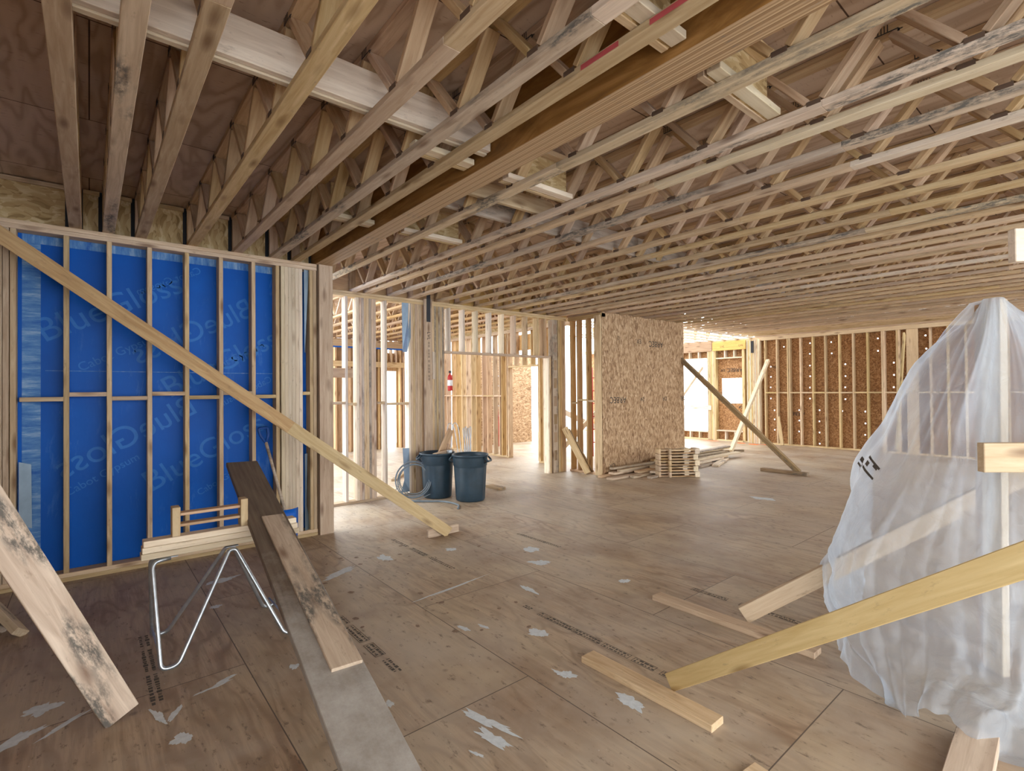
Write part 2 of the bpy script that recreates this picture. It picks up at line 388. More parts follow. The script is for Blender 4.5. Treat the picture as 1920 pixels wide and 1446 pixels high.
# faded ink stamps on the plywood (boxed rows running along the sheets)
def stamp_row(x, y0, y1, boxes, w=.05, seed=1):
    rs = random.Random(seed)
    L = y0 - y1; y = y0
    vs = []; fs = []
    def q(xa, ya, xb, yb):
        i = len(vs); vs.extend([(xa, ya, .0012), (xb, ya, .0012), (xb, yb, .0012), (xa, yb, .0012)]); fs.append((i, i + 1, i + 2, i + 3))
    for (s, e, boxed) in boxes:
        ya = y0 - L * s; yb = y0 - L * e
        if boxed:
            q(x - w / 2, ya, x + w / 2, ya - .004); q(x - w / 2, yb + .004, x + w / 2, yb)
            q(x - w / 2, ya, x - w / 2 + .004, yb)
            q(x + w / 2 - .004, ya, x + w / 2, yb)
        for row in range(2):
            yy = ya - .015; xc = x - w * .22 + row * w * .44
            while yy > yb + .02:
                dl = rs.uniform(.008, .03); hh = rs.uniform(.5, 1) * w * .16
                q(xc - hh, yy, xc + hh, yy - dl); yy -= dl + rs.uniform(.004, .014)
    mesh_obj('ink_stamp', vs, fs, M['ink_soft'], floor)
stamp_row(2.56, 2.97, 1.65, [(0, .08, False), (.14, .19, True), (.2, .39, True), (.4, .58, True), (.6, .76, True), (.78, .9, True), (.93, 1, True)], .055, 3)
stamp_row(2.60, 5.25, 4.0, [(0, .3, False), (.35, .6, True), (.65, 1, False)], .055, 5)
stamp_row(3.80, 4.5, 3.8, [(0, 1, False)], .06, 6)
stamp_row(1.40, 3.7, 2.75, [(0, .15, True), (.2, .5, True), (.55, .75, True), (.8, 1, False)], .07, 8)
stamp_row(3.83, 2.3, 1.3, [(0, .3, True), (.4, 1, True)], .055, 9)
stamp_row(.28, 4.3, 3.3, [(0, .2, False), (.25, .6, False), (.62, 1, False)], .08, 10)
ground = plane_poly('ground', [(-60, -60, -.45), (90, -60, -.45), (90, 90, -.45), (-60, 90, -.45)], M['snow'])
tag(ground, 'snow covered ground outside the building', None, kind='structure')
# ceiling deck (two sheets around the open bay)
ceil_ = plane_poly('ceiling', [(-1.3, -5, ZT), (-1.3, 6.12, ZT), (2.2, 6.12, ZT), (2.2, YW + .15, ZT), (3.7, YW + .15, ZT), (3.7, 14.2, ZT), (7.9, 14.2, ZT), (7.9, YW + .1, ZT), (10.6, YW + .1, ZT), (10.6, 6.9, ZT), (15.25, 6.9, ZT), (15.25, -5, ZT)][::-1], M['ceiling_plywood'], thick=-.02)
tag(ceil_, 'underside of the plywood deck above the floor trusses', None, kind='structure')
# ------------------------------------------------------------------ setting: blue wall
wb = empty('wall_left', (-.6, YB, 0)); tag(wb, 'stud wall with blue sheathing behind it', None, kind='structure')
D = .14
def stud(p, x, y, z0, z1, mat='lumber', name='stud', t_=.038, d=D):
    return box(name, (x - t_ / 2, y, z0), (x + t_ / 2, y + d, z1), M[mat], p)
def plate(p, x0, x1, y, z0, z1, mat='lumber', name='top_plate', d=D):
    return box(name, (x0, y, z0), (x1, y + d, z1), M[mat], p)
plate(wb, -.9, 2.03, YB, .0, .038, name='bottom_plate'); plate(wb, -.9, 2.03, YB, .038, .076, name='bottom_plate')
plate(wb, -.9, 2.03, YB, ZC - .038, ZC); plate(wb, -.9, 2.03, YB, ZC - .078, ZC - .039)
z0, z1 = .076, ZC - .078
xs = [-.157, .142, .446, .75, 1.05, 1.358, 1.60]
for x in (-.62, -.579, -.538, -.495): stud(wb, x, YB, z0, z1, 'lumber', 'stud')
for x in xs: stud(wb, x, YB, z0, z1, 'lumber')
for k in range(6): stud(wb, 1.655 + k * .0385, YB, z0, z1, 'lumber_pale')
for x in (1.965, 2.005): stud(wb, x, YB, z0, z1)
allx = [-.475] + xs
for i in range(len(allx) - 1):
    zz = 1.60 + (.03 if i % 2 else -.01)
    box('blocking', (allx[i] + .019, YB + .0, zz), (allx[i + 1] - .019, YB + .12, zz + .038), M['lumber'], wb)
box('blocking', (1.868, YB, 1.62), (1.946, YB + .12, 1.658), M['lumber'], wb)
box('sheathing', (-1.3, YB + .145, 0), (2.05, YB + .16, ZC), M['blue_film'], wb, 0)
box('rim_shade_strip', (-1.3, YB + .146, ZC + .001), (2.05, YB + .16, ZT), M['black_strap_and_shade'], wb, 0)  # black strip painting the shade in the unlit gaps behind the rim blocks
# chalky tape strips along the sheet edges
box('seam_tape', (-.45, YB + .142, .08), (-.33, YB + .1445, z1), M['chalky_blue'], wb, 0)
box('seam_tape', (-.45, YB + .141, z1 - .075), (1.63, YB + .1438, z1), M['chalky_blue'], wb, 0)
box('seam_tape', (-.3, YB + .1425, 1.86), (1.62, YB + .1445, 1.866), M['chalky_blue'], wb, 0)
def wtext(body, size, x, z, rot, mirror=False, y=YB + .1435, mat='blue_print', parent=None):
    w = Matrix.Translation((x, y, z)) @ Matrix.Rotation(math.pi / 2, 4, 'X') @ Matrix.Rotation(rot, 4, 'Z')
    if mirror: w = w @ Matrix.Diagonal((-1, 1, 1, 1))
    return text('lettering', body, size, w, M[mat], parent or wb)
wtext('BlueGloss', .30, .18, 2.48, .50); wtext('BlueGloss', .30, .85, 2.30, .50, True); wtext('BlueGloss', .30, 1.1, 1.98, .52)
wtext('Cabot Gypsum', .11, .22, 2.05, .50); wtext('Cabot Gypsum', .11, 1.2, 2.02, .50); wtext('Cabot Gypsum', .10, .62, 2.78, .5, True)
wtext('BlueGloss', .30, .3, 1.25, .50, True); wtext('BlueGloss', .30, .95, 1.05, .50); wtext('Cabot Gypsum', .10, .1, .9, .5)
wtext('Cabot Gypsum', .10, 1.3, 1.66, .5, True); wtext('Cabot Gypsum', .09, 1.1, .75, .5)
# strand board blocking in the rim above the wall
TX = [-.14, .093, .335, .757, 1.165, 1.53, 1.765]
rim_edges = [-.62] + [v for x in TX for v in (x, x + .089)] + [2.0]
for i in range(0, len(rim_edges), 2):
    a, b = rim_edges[i], rim_edges[i + 1]
    if b - a > .05:
        box('rim_block', (a + .006, YB + .11, ZC), (b - .028, YB + .13, ZT - .05), M['strand_board_yellow'], wb, 0)
        box('rim_nailer', (a + .006, YB + .09, ZT - .05), (b - .02, YB + .135, ZT - .012), M['lumber'], wb)
# steel tie straps inside the wall
mesh_obj('tie_strap', [(1.89, YB + .02, z1), (1.95, YB + .03, z1), (1.945, YB + .05, z1 - .25), (1.915, YB + .05, z1 - .95), (1.895, YB + .02, z1 - .95)], [(0, 1, 2, 3, 4)], M['galvanised_sheet'], wb)
mesh_obj('tie_strap', [(1.885, YB + .0, .06), (1.99, YB + .10, .06), (1.92, YB + .05, .35), (1.92, YB + .02, .95), (1.885, YB + .0, .95)], [(0, 1, 2, 3, 4)], M['galvanised_sheet'], wb)
mesh_obj('tie_strap', [(-.46, YB + .02, .55), (-.38, YB + .06, .5), (-.385, YB + .06, 1.05), (-.46, YB + .02, 1.08)], [(0, 1, 2, 3)], M['galvanised_sheet'], wb)
# unseen wall left of the frame, added and sized to keep the left floor dark
wl = empty('wall_side_blocker', (-1.05, 0, 0)); tag(wl, 'boarded wall added out of view on the left to darken the floor', None, kind='structure')
box('sheathing', (-1.2, -.4, 0), (-1.18, YB + .1, ZT), M['strand_board'], wl, 0)
for k in range(11): box('stud', (-1.18, -.3 + k * .6, 0), (-1.04, -.262 + k * .6, ZC), M['lumber'], wl)
# ------------------------------------------------------------------ post carrying the beam
pt = empty('beam_post', (2.125, YB + .02, 0)); tag(pt, 'thick nailed timber post at the right end of the blue wall, carrying the beam', 'post')
box('post_face', (2.045, YB - .03, .0), (2.205, YB + .008, ZC), M['lumber'], pt)
for k in range(3): box('ply', (2.045, YB + .009 + k * .0385, .0), (2.205, YB + .047 + k * .0385, ZC), M['lumber'], pt)
# ------------------------------------------------------------------ middle wall
wm = empty('wall_back', (2.2, YW, 0)); tag(wm, 'middle stud wall with clustered studs and a wide headed opening', None, kind='structure')
Xe = 7.50
plate(wm, 2.21, 4.16, YW, 0, .038, name='bottom_plate')
plate(wm, 2.21, Xe, YW, ZC - .038, ZC, 'lumber'); plate(wm, 2.21, Xe, YW, ZC - .077, ZC - .039, 'lumber')
z0, z1 = .038, ZC - .077
stud(wm, 2.25, YW, z0, z1); stud(wm, 2.90, YW, z0, z1, 'lumber_pale'); stud(wm, 3.07, YW, z0, z1, 'lumber_pale')
for k in range(7): stud(wm, 3.11 + k * .0385, YW, z0, z1, 'wood_grey' if k % 3 == 1 else 'lumber')
stud(wm, 3.52, YW, z0, z1, 'lumber_pale'); stud(wm, 3.93, YW, z0, z1, 'lumber_pale')
for k in range(5): stud(wm, 3.97 + k * .0385, YW, z0, z1, 'lumber')
for k in range(2): stud(wm, 4.17 + k * .0385, YW + .02, z0, z1, 'lumber_web')
for k in range(7): stud(wm, 4.325 + k * .0385, YW, z0, z1, 'lumber' if k % 2 else 'wood_grey')
for a, b, z in ((2.27, 2.88, 1.47), (2.92, 3.05, 1.45), (3.38, 3.50, 1.46), (3.54, 3.91, 1.44)):
    box('blocking', (a, YW, z), (b, YW + .12, z + .038), M['lumber'], wm)
box('blocking', (2.3, YW + .02, 1.86), (3.0, YW + .058, 2.0), M['lumber_warm'], wm)
# header over the wide opening
plate(wm, 4.58, 7.06, YW, 2.29, 2.328, 'lumber', 'header_plate')
for x in (4.69, 4.98, 5.26, 5.56, 5.85, 6.14, 6.43, 6.72): stud(wm, x, YW, 2.328, z1, 'lumber_pale' if x < 5.9 else 'lumber', 'cripple_stud')
for x in (6.89, 6.93): stud(wm, x, YW, 2.328, z1, 'lumber_warm', 'cripple_stud')
stud(wm, 7.00, YW, 0, 2.29, 'lumber_pale', 'jamb_stud'); stud(wm, 7.04, YW, 0, 2.29, 'lumber', 'jamb_stud')
for x in (7.335, 7.374, 7.413, 7.452): stud(wm, x, YW, 0, z1, 'lumber_warm', 'stud')
box('steel_column', (7.10, YW - .005, 0), (7.24, YW + .12, z1), M['wood_grey'], wm)
for k in range(8): box('web_patch', (7.13, YW - .008, .25 + k * .36), (7.21, YW - .005, .45 + k * .36), M['lumber_old'], wm, 0)
stud(wm, 7.275, YW - .01, 0, z1, 'lumber', 'stud', .05)
# rim board above this wall
box('rim_board', (2.25, YW + .10, ZC), (4.75, YW + .125, ZT), M['lumber_warm'], wm, 0)
box('rim_board', (4.76, YW + .10, ZC), (7.6, YW + .125, ZT), M['beam_yellow'], wm, 0)
# steel shoes on the stud beside the gap
mesh_obj('steel_shoe', [(3.80, YW + .01, z1), (3.95, YW + .0, z1), (3.95, YW, z1 - .55), (3.88, YW, z1 - .78), (3.83, YW + .05, z1 - .78)], [(0, 1, 2, 3, 4)], M['galvanised_sheet'], wm)
mesh_obj('steel_shoe', [(3.82, YW + .05, .75), (3.91, YW, .75), (3.92, YW, .06), (3.76, YW + .0, .06), (3.83, YW + .02, .25)], [(0, 1, 2, 3, 4)], M['galvanised_sheet'], wm)
# front post with stamped writing
fp = empty('built_up_post', (4.25, 7.2, 0)); tag(fp, 'narrow timber post with a column of black lettering, behind the left bin', 'post')
box('post_face', (4.18, YW - .045, 0), (4.32, YW - .005, ZC + .02), M['lumber'], fp)
box('post_cap_strap', (4.215, YW - .052, 2.78), (4.285, YW - .046, ZC + .30), M['black_strap_and_shade'], fp, 0)
w = Matrix.Translation((4.25, YW - .0465, 2.22)) @ Matrix.Rotation(math.pi / 2, 4, 'X') @ Matrix.Rotation(-math.pi / 2, 4, 'Z')
text('lettering', 'LVL ▪▪ ▪▪▪ ▪ ▪▪▪ ▪▪'.replace('▪', '='), .085, w, M['ink'], fp)
box('shim', (4.335, YW - .03, 1.85), (4.37, YW - .003, 2.3), M['lumber_pale'], fp)
# ------------------------------------------------------------------ short return wall and strand board panel
wi = empty('wall_inner', (7.55, 6.4, 0)); tag(wi, 'short stud return wall leading to a strand board clad wall', None, kind='structure')
XI = 7.55
box('bottom_plate', (XI, 6.43, 0), (XI + .14, 7.25, .038), M['lumber_warm'], wi)
box('top_plate', (XI, 6.40, ZC - .077), (XI + .14, YW, ZC), M['lumber_warm'], wi)
for y in (7.20, 7.02, 6.77, 6.455): box('stud', (XI, y - .019, .038), (XI + .14, y + .019, ZC - .077), M['lumber_warm' if y > 6.5 else 'lumber'], wi)
box('end_stud', (XI - .02, 6.40, 0), (XI + .02, 6.56, ZC - .04), M['lumber'], wi)
for a, b, z in ((6.79, 7.0, 1.43), (6.475, 6.75, 1.41), (7.04, 7.18, 1.37)): box('blocking', (XI, a, z), (XI + .1, b, z + .038), M['lumber'], wi)
box('osb_panel', (XI + .03, 6.40, .0), (10.42, 6.412, ZC + .02), M['strand_board'], wi, 0)
for k in range(7): box('stud', (XI + .2 + k * .405, 6.413, 0), (XI + .238 + k * .405, 6.55, ZC), M['lumber'], wi)
box('top_plate', (XI + .03, 6.413, ZC - .04), (10.42, 6.55, ZC), M['lumber'], wi)
box('rim_board', (XI + .03, 6.50, ZC + .02), (10.42, 6.53, ZT - .02), M['lumber_warm'], wi, 0)
box('rim_board', (XI + .06, 6.5, ZC + .002), (XI + .09, YW + .09, ZT - .002), M['lumber_warm'], wi, 0)
for (x, z, s, tx) in ((9.35, 2.62, .17, 'ARBEC'), (8.05, 1.45, .17, 'ARBEC'), (10.38, 1.45, .15, 'AR'), (8.75, 2.65, .13, 'EX'), (8.85, 1.45, .12, '24'), (9.65, 1.45, .12, 'OR'), (8.1, 2.68, .10, '12'), (7.85, .17, .12, 'OR')):
    w = Matrix.Translation((x, 6.398, z)) @ Matrix.Rotation(math.pi / 2, 4, 'X') @ Matrix.Rotation(math.pi, 4, 'Z')
    text('lettering', tx, s, w, M['ink'], wi)
# ------------------------------------------------------------------ partition behind the opening
wp = empty('wall_partition', (7.9, 8.3, 0)); tag(wp, 'inner stud partition with a doorway, seen through the wide opening', None, kind='structure')
XP = 7.9
box('bottom_plate', (XP, 9.64, 0), (XP + .14, 13.2, .038), M['lumber'], wp); box('bottom_plate', (XP, 8.0, 0), (XP + .14, 8.56, .038), M['lumber'], wp)
box('top_plate', (XP, 7.5, ZC - .077), (XP + .14, 13.2, ZC), M['lumber'], wp)
for y in (12.9, 12.6, 12.43, 12.15, 11.93, 11.65, 11.43, 11.2, 10.98, 10.7, 10.5, 10.24, 10.0, 9.90, 9.72, 9.66): box('stud', (XP, y - .019, .038), (XP + .14, y + .019, ZC - .077), M['lumber_warm' if int(y * 10) % 2 else 'lumber'], wp)
for y in (8.56, 8.52, 8.40, 8.34, 8.05): box('stud', (XP, y - .019, .038), (XP + .14, y + .019, ZC - .077), M['lumber'], wp)
box('door_header', (XP, 8.58, 2.21), (XP + .14, 9.64, 2.25), M['lumber_yellow'], wp)
for y in (8.8, 9.1, 9.4): box('cripple_stud', (XP, y - .019, 2.25), (XP + .14, y + .019, ZC - .077), M['lumber'], wp)
box('lvl_header', (XP + .15, 8.0, 2.62), (XP + .19, 9.9, 3.0), M['beam_yellow'], wp)
ys = [12.88, 12.15, 11.65, 11.2, 10.7, 10.24, 9.92]
for i in range(len(ys) - 1): box('blocking', (XP, ys[i + 1] + .02, 1.50), (XP + .12, ys[i] - .02, 1.538), M['lumber'], wp)
box('rim_board', (XP + .01, 7.4, ZC), (XP + .05, 13.2, ZT), M['strand_board_yellow'], wp, 0)
# board clad wall beyond the doorway
wc = empty('wall_beyond', (9.5, 12.2, 0)); tag(wc, 'strand board wall beyond the doorway', None, kind='structure')
box('osb_panel', (8.1, 12.3, 0), (11.05, 12.32, 2.75), M['strand_board'], wc, 0)
for k in range(5): box('stud', (8.2 + k * .5, 12.16, 0), (8.238 + k * .5, 12.3, 2.75), M['lumber'], wc) if k < 3 else None
# back room wall
wr = empty('wall_rear', (4, 13.6, 0)); tag(wr, 'warm lit rear stud wall with a bright doorway', None, kind='structure')
YR = 13.6
box('osb_panel', (5.0, YR + .15, 0), (6.55, YR + .165, ZC), M['lumber_warm'], wr, 0); box('osb_panel', (6.98, YR + .15, 0), (7.9, YR + .165, ZC), M['lumber_warm'], wr, 0)
box('osb_panel', (6.55, YR + .15, 2.25), (6.98, YR + .165, ZC - .35), M['lumber_warm'], wr, 0)
for x in (5.1, 5.5, 5.9, 6.2, 6.35, 6.5, 7.03, 7.12, 7.22, 7.6): box('stud', (x, YR, 0), (x + .05, YR + .14, ZC), M['lumber_warm'], wr)
box('header', (5.0, YR - .04, 2.35), (7.9, YR, 2.5), M['lumber'], wr); box('header', (5.0, YR - .06, 2.9), (7.9, YR - .02, 3.1), M['lumber'], wr)
for x in (6.6, 6.75, 6.9): box('cripple_stud', (x, YR, 2.5), (x + .04, YR + .14, ZC), M['lumber'], wr)
box('rim_board', (4.2, YR + .1, ZC), (8.2, YR + .13, ZT), M['lumber_warm'], wr, 0)
box('blue_strip', (5.0, YR - .065, 2.86), (8.4, YR - .06, 2.90), M['blue_tarp'], wr, 0)
# ------------------------------------------------------------------ far wall
def holed_sheet(name, y0, y1, z0, z1, x, holes, mat, parent, windows=()):
    ys = {y0, y1}; zs = {z0, z1}
    H = [(a - .016, a + .016, b - .016, b + .016) for a, b in holes] + [tuple(w) for w in windows]
    for a, b, c, d in H: ys |= {a, b}; zs |= {c, d}
    ys = sorted(v for v in ys if y0 <= v <= y1); zs = sorted(v for v in zs if z0 <= v <= z1)
    vs = [(x, a, b) for a in ys for b in zs]; nz = len(zs); fs = []
    for i in range(len(ys) - 1):
        for j in range(nz - 1):
            cy = (ys[i] + ys[i + 1]) / 2; cz = (zs[j] + zs[j + 1]) / 2
            if any(a < cy < b and c < cz < d for a, b, c, d in H): continue
            fs.append((i * nz + j, (i + 1) * nz + j, (i + 1) * nz + j + 1, i * nz + j + 1))
    o = mesh_obj(name, vs, fs, M[mat], parent)
    md = o.modifiers.new('thickness', 'SOLIDIFY'); md.thickness = .011; md.offset = 0
    return o
wf = empty('wall_right', (XF, 5, 0)); tag(wf, 'far exterior stud wall lined with dark strand board, with a large window opening', None, kind='structure')
holes = [(6.96, 2.88), (6.32, 2.86), (6.7, 2.29), (6.7, 1.99), (6.71, 1.68), (6.71, 1.35), (6.61, 1.0), (6.61, 0.73), (6.61, 0.42), (5.62, 2.91), (5.63, 2.61), (5.63, 2.28), (5.63, 1.98), (5.64, 1.66), (5.64, 1.35), (5.09, 2.9), (5.08, 2.59), (5.93, 1.02), (5.93, 0.72), (5.94, 0.41), (5.4, 1.03), (5.41, 0.72), (5.41, 0.41), (5.41, 0.1), (4.76, 2.28), (4.76, 1.96), (4.77, 1.66), (4.77, 1.34), (4.85, 1.02), (4.86, 0.73), (4.86, 0.41), (4.87, 0.09), (4.02, 2.91), (4.02, 2.59), (4.32, 1.02), (4.32, 0.71), (4.33, 0.41), (3.69, 2.27), (3.69, 1.96), (3.7, 1.65), (3.05, 2.9), (3.04, 2.58)]
XS = XF + .15
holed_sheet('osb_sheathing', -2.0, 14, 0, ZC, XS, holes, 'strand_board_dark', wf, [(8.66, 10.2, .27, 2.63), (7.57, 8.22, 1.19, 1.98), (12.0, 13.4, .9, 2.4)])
box('bottom_plate', (XF, -2, 0), (XF + .14, 14, .038), M['lumber_yellow'], wf)
box('top_plate', (XF - .01, -2, ZC - .06), (XF + .14, 14, ZC + .06), M['lumber_yellow'], wf)
SY = [6.81, 6.47, 6.17, 6.12, 5.83, 5.51, 5.2, 4.86, 4.54, 4.22, 3.90, 3.86, 3.59, 3.55, 2.94, 2.62, 2.3, 1.95, 1.6, 1.25, .9, .5, .1]
for y in SY: box('stud', (XF, y - .019, .038), (XF + .14, y + .019, ZC - .06), M['lumber_yellow'], wf)
box('wide_stud', (XF, 3.17, .038), (XF + .04, 3.40, ZC - .06), M['lumber_yellow'], wf)
for i in range(len(SY) - 1):
    if SY[i] - SY[i + 1] > .1 and SY[i + 1] > .5: box('blocking', (XF, SY[i + 1] + .02, 1.50), (XF + .12, SY[i] - .02, 1.538), M['lumber_yellow'], wf)
for k in range(9): box('stud', (XF - .02 if k > 3 else XF - .1, 6.94 + k * .046, .0), (XF + .14, 6.976 + k * .046, ZC - .02), M['lumber_yellow' if k % 2 else 'lumber_pale'], wf)
for k in range(2): box('stud', (XF, 7.42 + k * .04, .0), (XF + .14, 7.458 + k * .04, 2.9), M['lumber_yellow'], wf)
for k in range(3): box('stud', (XF - .02, 8.34 + k * .04, .0), (XF + .14, 8.378 + k * .04, 2.9), M['lumber_yellow'], wf)
for k in range(4): box('stud', (XF, 8.47 + k * .045, .0), (XF + .14, 8.505 + k * .045, 2.9), M['lumber_yellow'], wf)
box('lvl_header', (XF - .04, 7.36, 2.86), (XF + .0, 8.44, 3.14), M['beam_yellow'], wf)
for tx, y in (('LVL', 8.1), ('LVL', 7.5)):
    w = Matrix.Translation((XF - .042, y, 2.98)) @ Matrix.Rotation(-math.pi / 2, 4, 'Z') @ Matrix.Rotation(math.pi / 2, 4, 'X')
    text('lettering', tx, .09, w, M['ink'], wf)
box('lvl_header', (XF - .02, 8.47, 2.86), (XF + .02, 10.6, 3.2), M['lumber_warm'], wf)
box('window_head', (XF - .01, 7.48, 2.60), (XF + .14, 8.34, 2.64), M['lumber_pale'], wf); box('window_sill', (XF - .01, 7.48, .30), (XF + .14, 8.34, .34), M['lumber_pale'], wf)
for y in (7.75, 8.05): box('cripple_stud', (XF, y - .02, 2.64), (XF + .14, y + .02, 2.86), M['lumber_pale'], wf); box('cripple_stud', (XF, y - .02, .038), (XF + .14, y + .02, .30), M['lumber_pale'], wf)
box('window_head', (XF, 8.65, 2.62), (XF + .14, 10.2, 2.66), M['lumber_pale'], wf); box('window_sill', (XF, 8.65, .24), (XF + .14, 10.2, .28), M['lumber_pale'], wf)
for y in (8.95, 9.28, 9.6): box('cripple_stud', (XF, y - .02, 2.66), (XF + .14, y + .02, 2.86), M['lumber_pale'], wf); box('cripple_stud', (XF, y - .02, .038), (XF + .14, y + .02, .24), M['lumber_pale'], wf)
box('guard_rail', (XF - .04, 8.5, .97), (XF - .002, 10.3, 1.11), M['lumber_pale'], wf)
for y in (10.3, 10.7, 11.1, 11.5, 11.9, 12.3, 12.7, 13.1): box('stud', (XF, y - .02, .038), (XF + .14, y + .02, ZC - .06), M['lumber_pale'], wf)
box('blocking', (XF - .01, 10.3, 2.3), (XF + .12, 13.2, 2.34), M['lumber_pale'], wf); box('blocking', (XF - .01, 10.3, 1.4), (XF + .12, 13.2, 1.44), M['lumber_pale'], wf)
for (y, z, s, tx) in ((7.80, 2.24, .17, 'ARBEC'), (8.18, 2.24, .12, 'EX'), (6.0, .92, .15, 'ARBEC'), (7.62, 1.08, .1, 'OR'), (6.6, 2.28, .1, 'EX')):
    w = Matrix.Translation((XS - .012, y, z)) @ Matrix.Rotation(-math.pi / 2, 4, 'Z') @ Matrix.Rotation(math.pi / 2, 4, 'X') @ Matrix.Rotation(math.pi, 4, 'Z')
    text('lettering', tx, s, w, M['ink'], wf)
box('hold_strap', (XF - .125, 7.08, 2.72), (XF - .115, 7.16, 3.08), M['black_strap_and_shade'], wf, 0)
for i, (x, y, rx, ry) in enumerate(((15.2, 8.35, .10, .16), (15.2, 8.62, .08, .14), (15.15, 7.42, .12, .16), (15.05, 6.98, .12, .16), (15.2, 6.7, .08, .14))):
    splat(x, y, rx, ry, 0, 50 + i, 'orange_paint', .0016, 'orange_mark')
# ------------------------------------------------------------------ floor trusses
ORD = ['first', 'second', 'third', 'fourth', 'fifth', 'sixth', 'seventh', 'eighth', 'ninth', 'tenth', 'eleventh', 'twelfth', 'thirteenth', 'fourteenth', 'fifteenth',
       'sixteenth', 'seventeenth', 'eighteenth', 'nineteenth', 'twentieth', 'twenty-first', 'twenty-second', 'twenty-third', 'twenty-fourth', 'twenty-fifth', 'twenty-sixth', 'twenty-seventh', 'twenty-eighth', 'twenty-ninth', 'thirtieth', 'thirty-first', 'thirty-second', 'thirty-third']
def fork_mesh():  # dark bars modelled as the shadows of the nail plate teeth
    vs = []; fs = []
    def q(y0, z0, y1, z1):
        for xo in (0, -.0015):
            pass
        i = len(vs); vs.extend([(0, y0, z0), (0, y1, z0), (0, y1, z1), (0, y0, z1), (-.0015, y0, z0), (-.0015, y1, z0), (-.0015, y1, z1), (-.0015, y0, z1)])
        fs.extend([(i, i + 1, i + 2, i + 3), (i + 7, i + 6, i + 5, i + 4), (i, i + 4, i + 5, i + 1), (i + 1, i + 5, i + 6, i + 2), (i + 2, i + 6, i + 7, i + 3), (i + 3, i + 7, i + 4, i)])
    for k in range(5): q(.0 + k * .014, .0, .004 + k * .014, .036)
    q(-.045, -.006, .06, -.001); q(-.05, -.02, -.04, -.006); q(-.062, -.014, -.042, -.009)
    me = bpy.data.meshes.new('teeth_shadow'); me.from_pydata(vs, [], fs); me.materials.append(M['black_strap_and_shade']); return me
FORK = fork_mesh()
def floor_truss(x, ya, yb, label, group, chord='lumber', plates=True, step=.64, phase=2.636, shift=0.0):
    e = empty('floor_truss', (x + .0445, ya, ZC)); tag(e, label, 'truss', group)
    xc = x + .0445
    mid = (ya + yb) / 2 + random.uniform(-1.5, 1.5)
    board('bottom_chord', (xc, ya, ZC + .019), (xc, mid, ZC + .019), .089, .038, mat=M[chord], parent=e)
    board('bottom_chord', (xc, mid, ZC + .019), (xc, yb, ZC + .019), .089, .038, mat=M[chord if chord != 'lumber_pale' else 'lumber'], parent=e)
    board('top_chord', (xc, ya, ZT - .021), (xc, yb, ZT - .021), .089, .038, mat=M['lumber_web'], parent=e)
    k0 = math.ceil((ya - phase - shift) / step); y = phase + shift + k0 * step
    zb, zt = ZC + .038, ZT - .042
    while y < yb - .12:
        for s in (-1, 1):
            y2 = y + s * (step / 2 - .035)
            if ya < y2 < yb:
                L = board('web', (xc, y + s * .03, zt - .01), (xc, y2, zb + .012), .088, .036, up=(0, s, .6), mat=M['lumber_web'], parent=e)
        if plates:
            if y > 0: link('plate_teeth_shadow', FORK, e, Matrix.Translation((xc - .047, y - .02, zt - .002)))
            if y + step / 2 < yb: box('nail_plate', (xc - .0465, y + step / 2 - .035, zb - .012), (xc - .0445, y + step / 2 + .035, zb + .012), M['dark_plate'], e, 0)
        y += step
    board('end_post', (xc, yb - .04, zb), (xc, yb - .04, zt), .088, .038, up=(0, 1, 0), mat=M['lumber_web'], parent=e)
    return e
GL = 'floor trusses above the blue wall'
chl = ['lumber', 'lumber_stained', 'lumber', 'lumber', 'lumber', 'lumber_stained', 'lumber_pale']
note = ['leftmost floor truss, nearest the top left corner of the photo', 'second floor truss from the left, stained, above the blue wall', 'third floor truss from the left, smudged bottom chord above the blue wall',
        'fourth floor truss from the left, above the middle of the blue wall', 'fifth floor truss from the left, above the blue wall', 'sixth floor truss from the left, with black mould smears on its chord',
        'clean pale floor truss directly left of the laminated beam, with red chalk marks']
trusses = []
for i, x in enumerate(TX):
    trusses.append(floor_truss(x, -2.6, YB + .1, note[i], GL, chl[i], True))
RX = [2.40, 2.97, 3.19, 3.57, 3.935, 4.44, 4.83, 5.25, 5.68, 5.92, 6.34, 6.66, 7.01, 7.26, 7.69, 8.12, 8.54, 8.93, 9.31, 9.7, 10.1, 10.5, 10.9, 11.3, 11.7, 12.1, 12.5, 12.9, 13.3, 13.7, 14.1, 14.5, 14.9]
for i, x in enumerate(RX):
    yb = YW + .1 if x < 7.6 else (6.85 if x > 10.45 else 6.55 if x > 7.6 else YW)
    lab = f'{ORD[i]} floor truss to the right of the laminated beam' + (', running above the headed opening' if 4.3 < x < 7.5 else ', near the far window wall' if x > 13.4 else '')
    trusses.append(floor_truss(x, -2.6, yb, lab, 'floor trusses right of the beam', ('lumber_stained' if i in (0, 1, 3, 8) else 'lumber_pale' if i in (2, 4, 14, 15) else 'lumber'), i < 6, shift=.03 * ((i * 7) % 5 - 2)))
def red_mark(e, x, y0, y1, z0, z1):
    box('chalk_mark', (x, y0, z0), (x + .0012, y1, z1), M['red_chalk'], e, 0)
red_mark(trusses[6], TX[6] - .0014, .93, 1.22, ZC + .006, ZC + .03); red_mark(trusses[6], TX[6] - .0014, 1.38, 1.6, ZC + .006, ZC + .03)
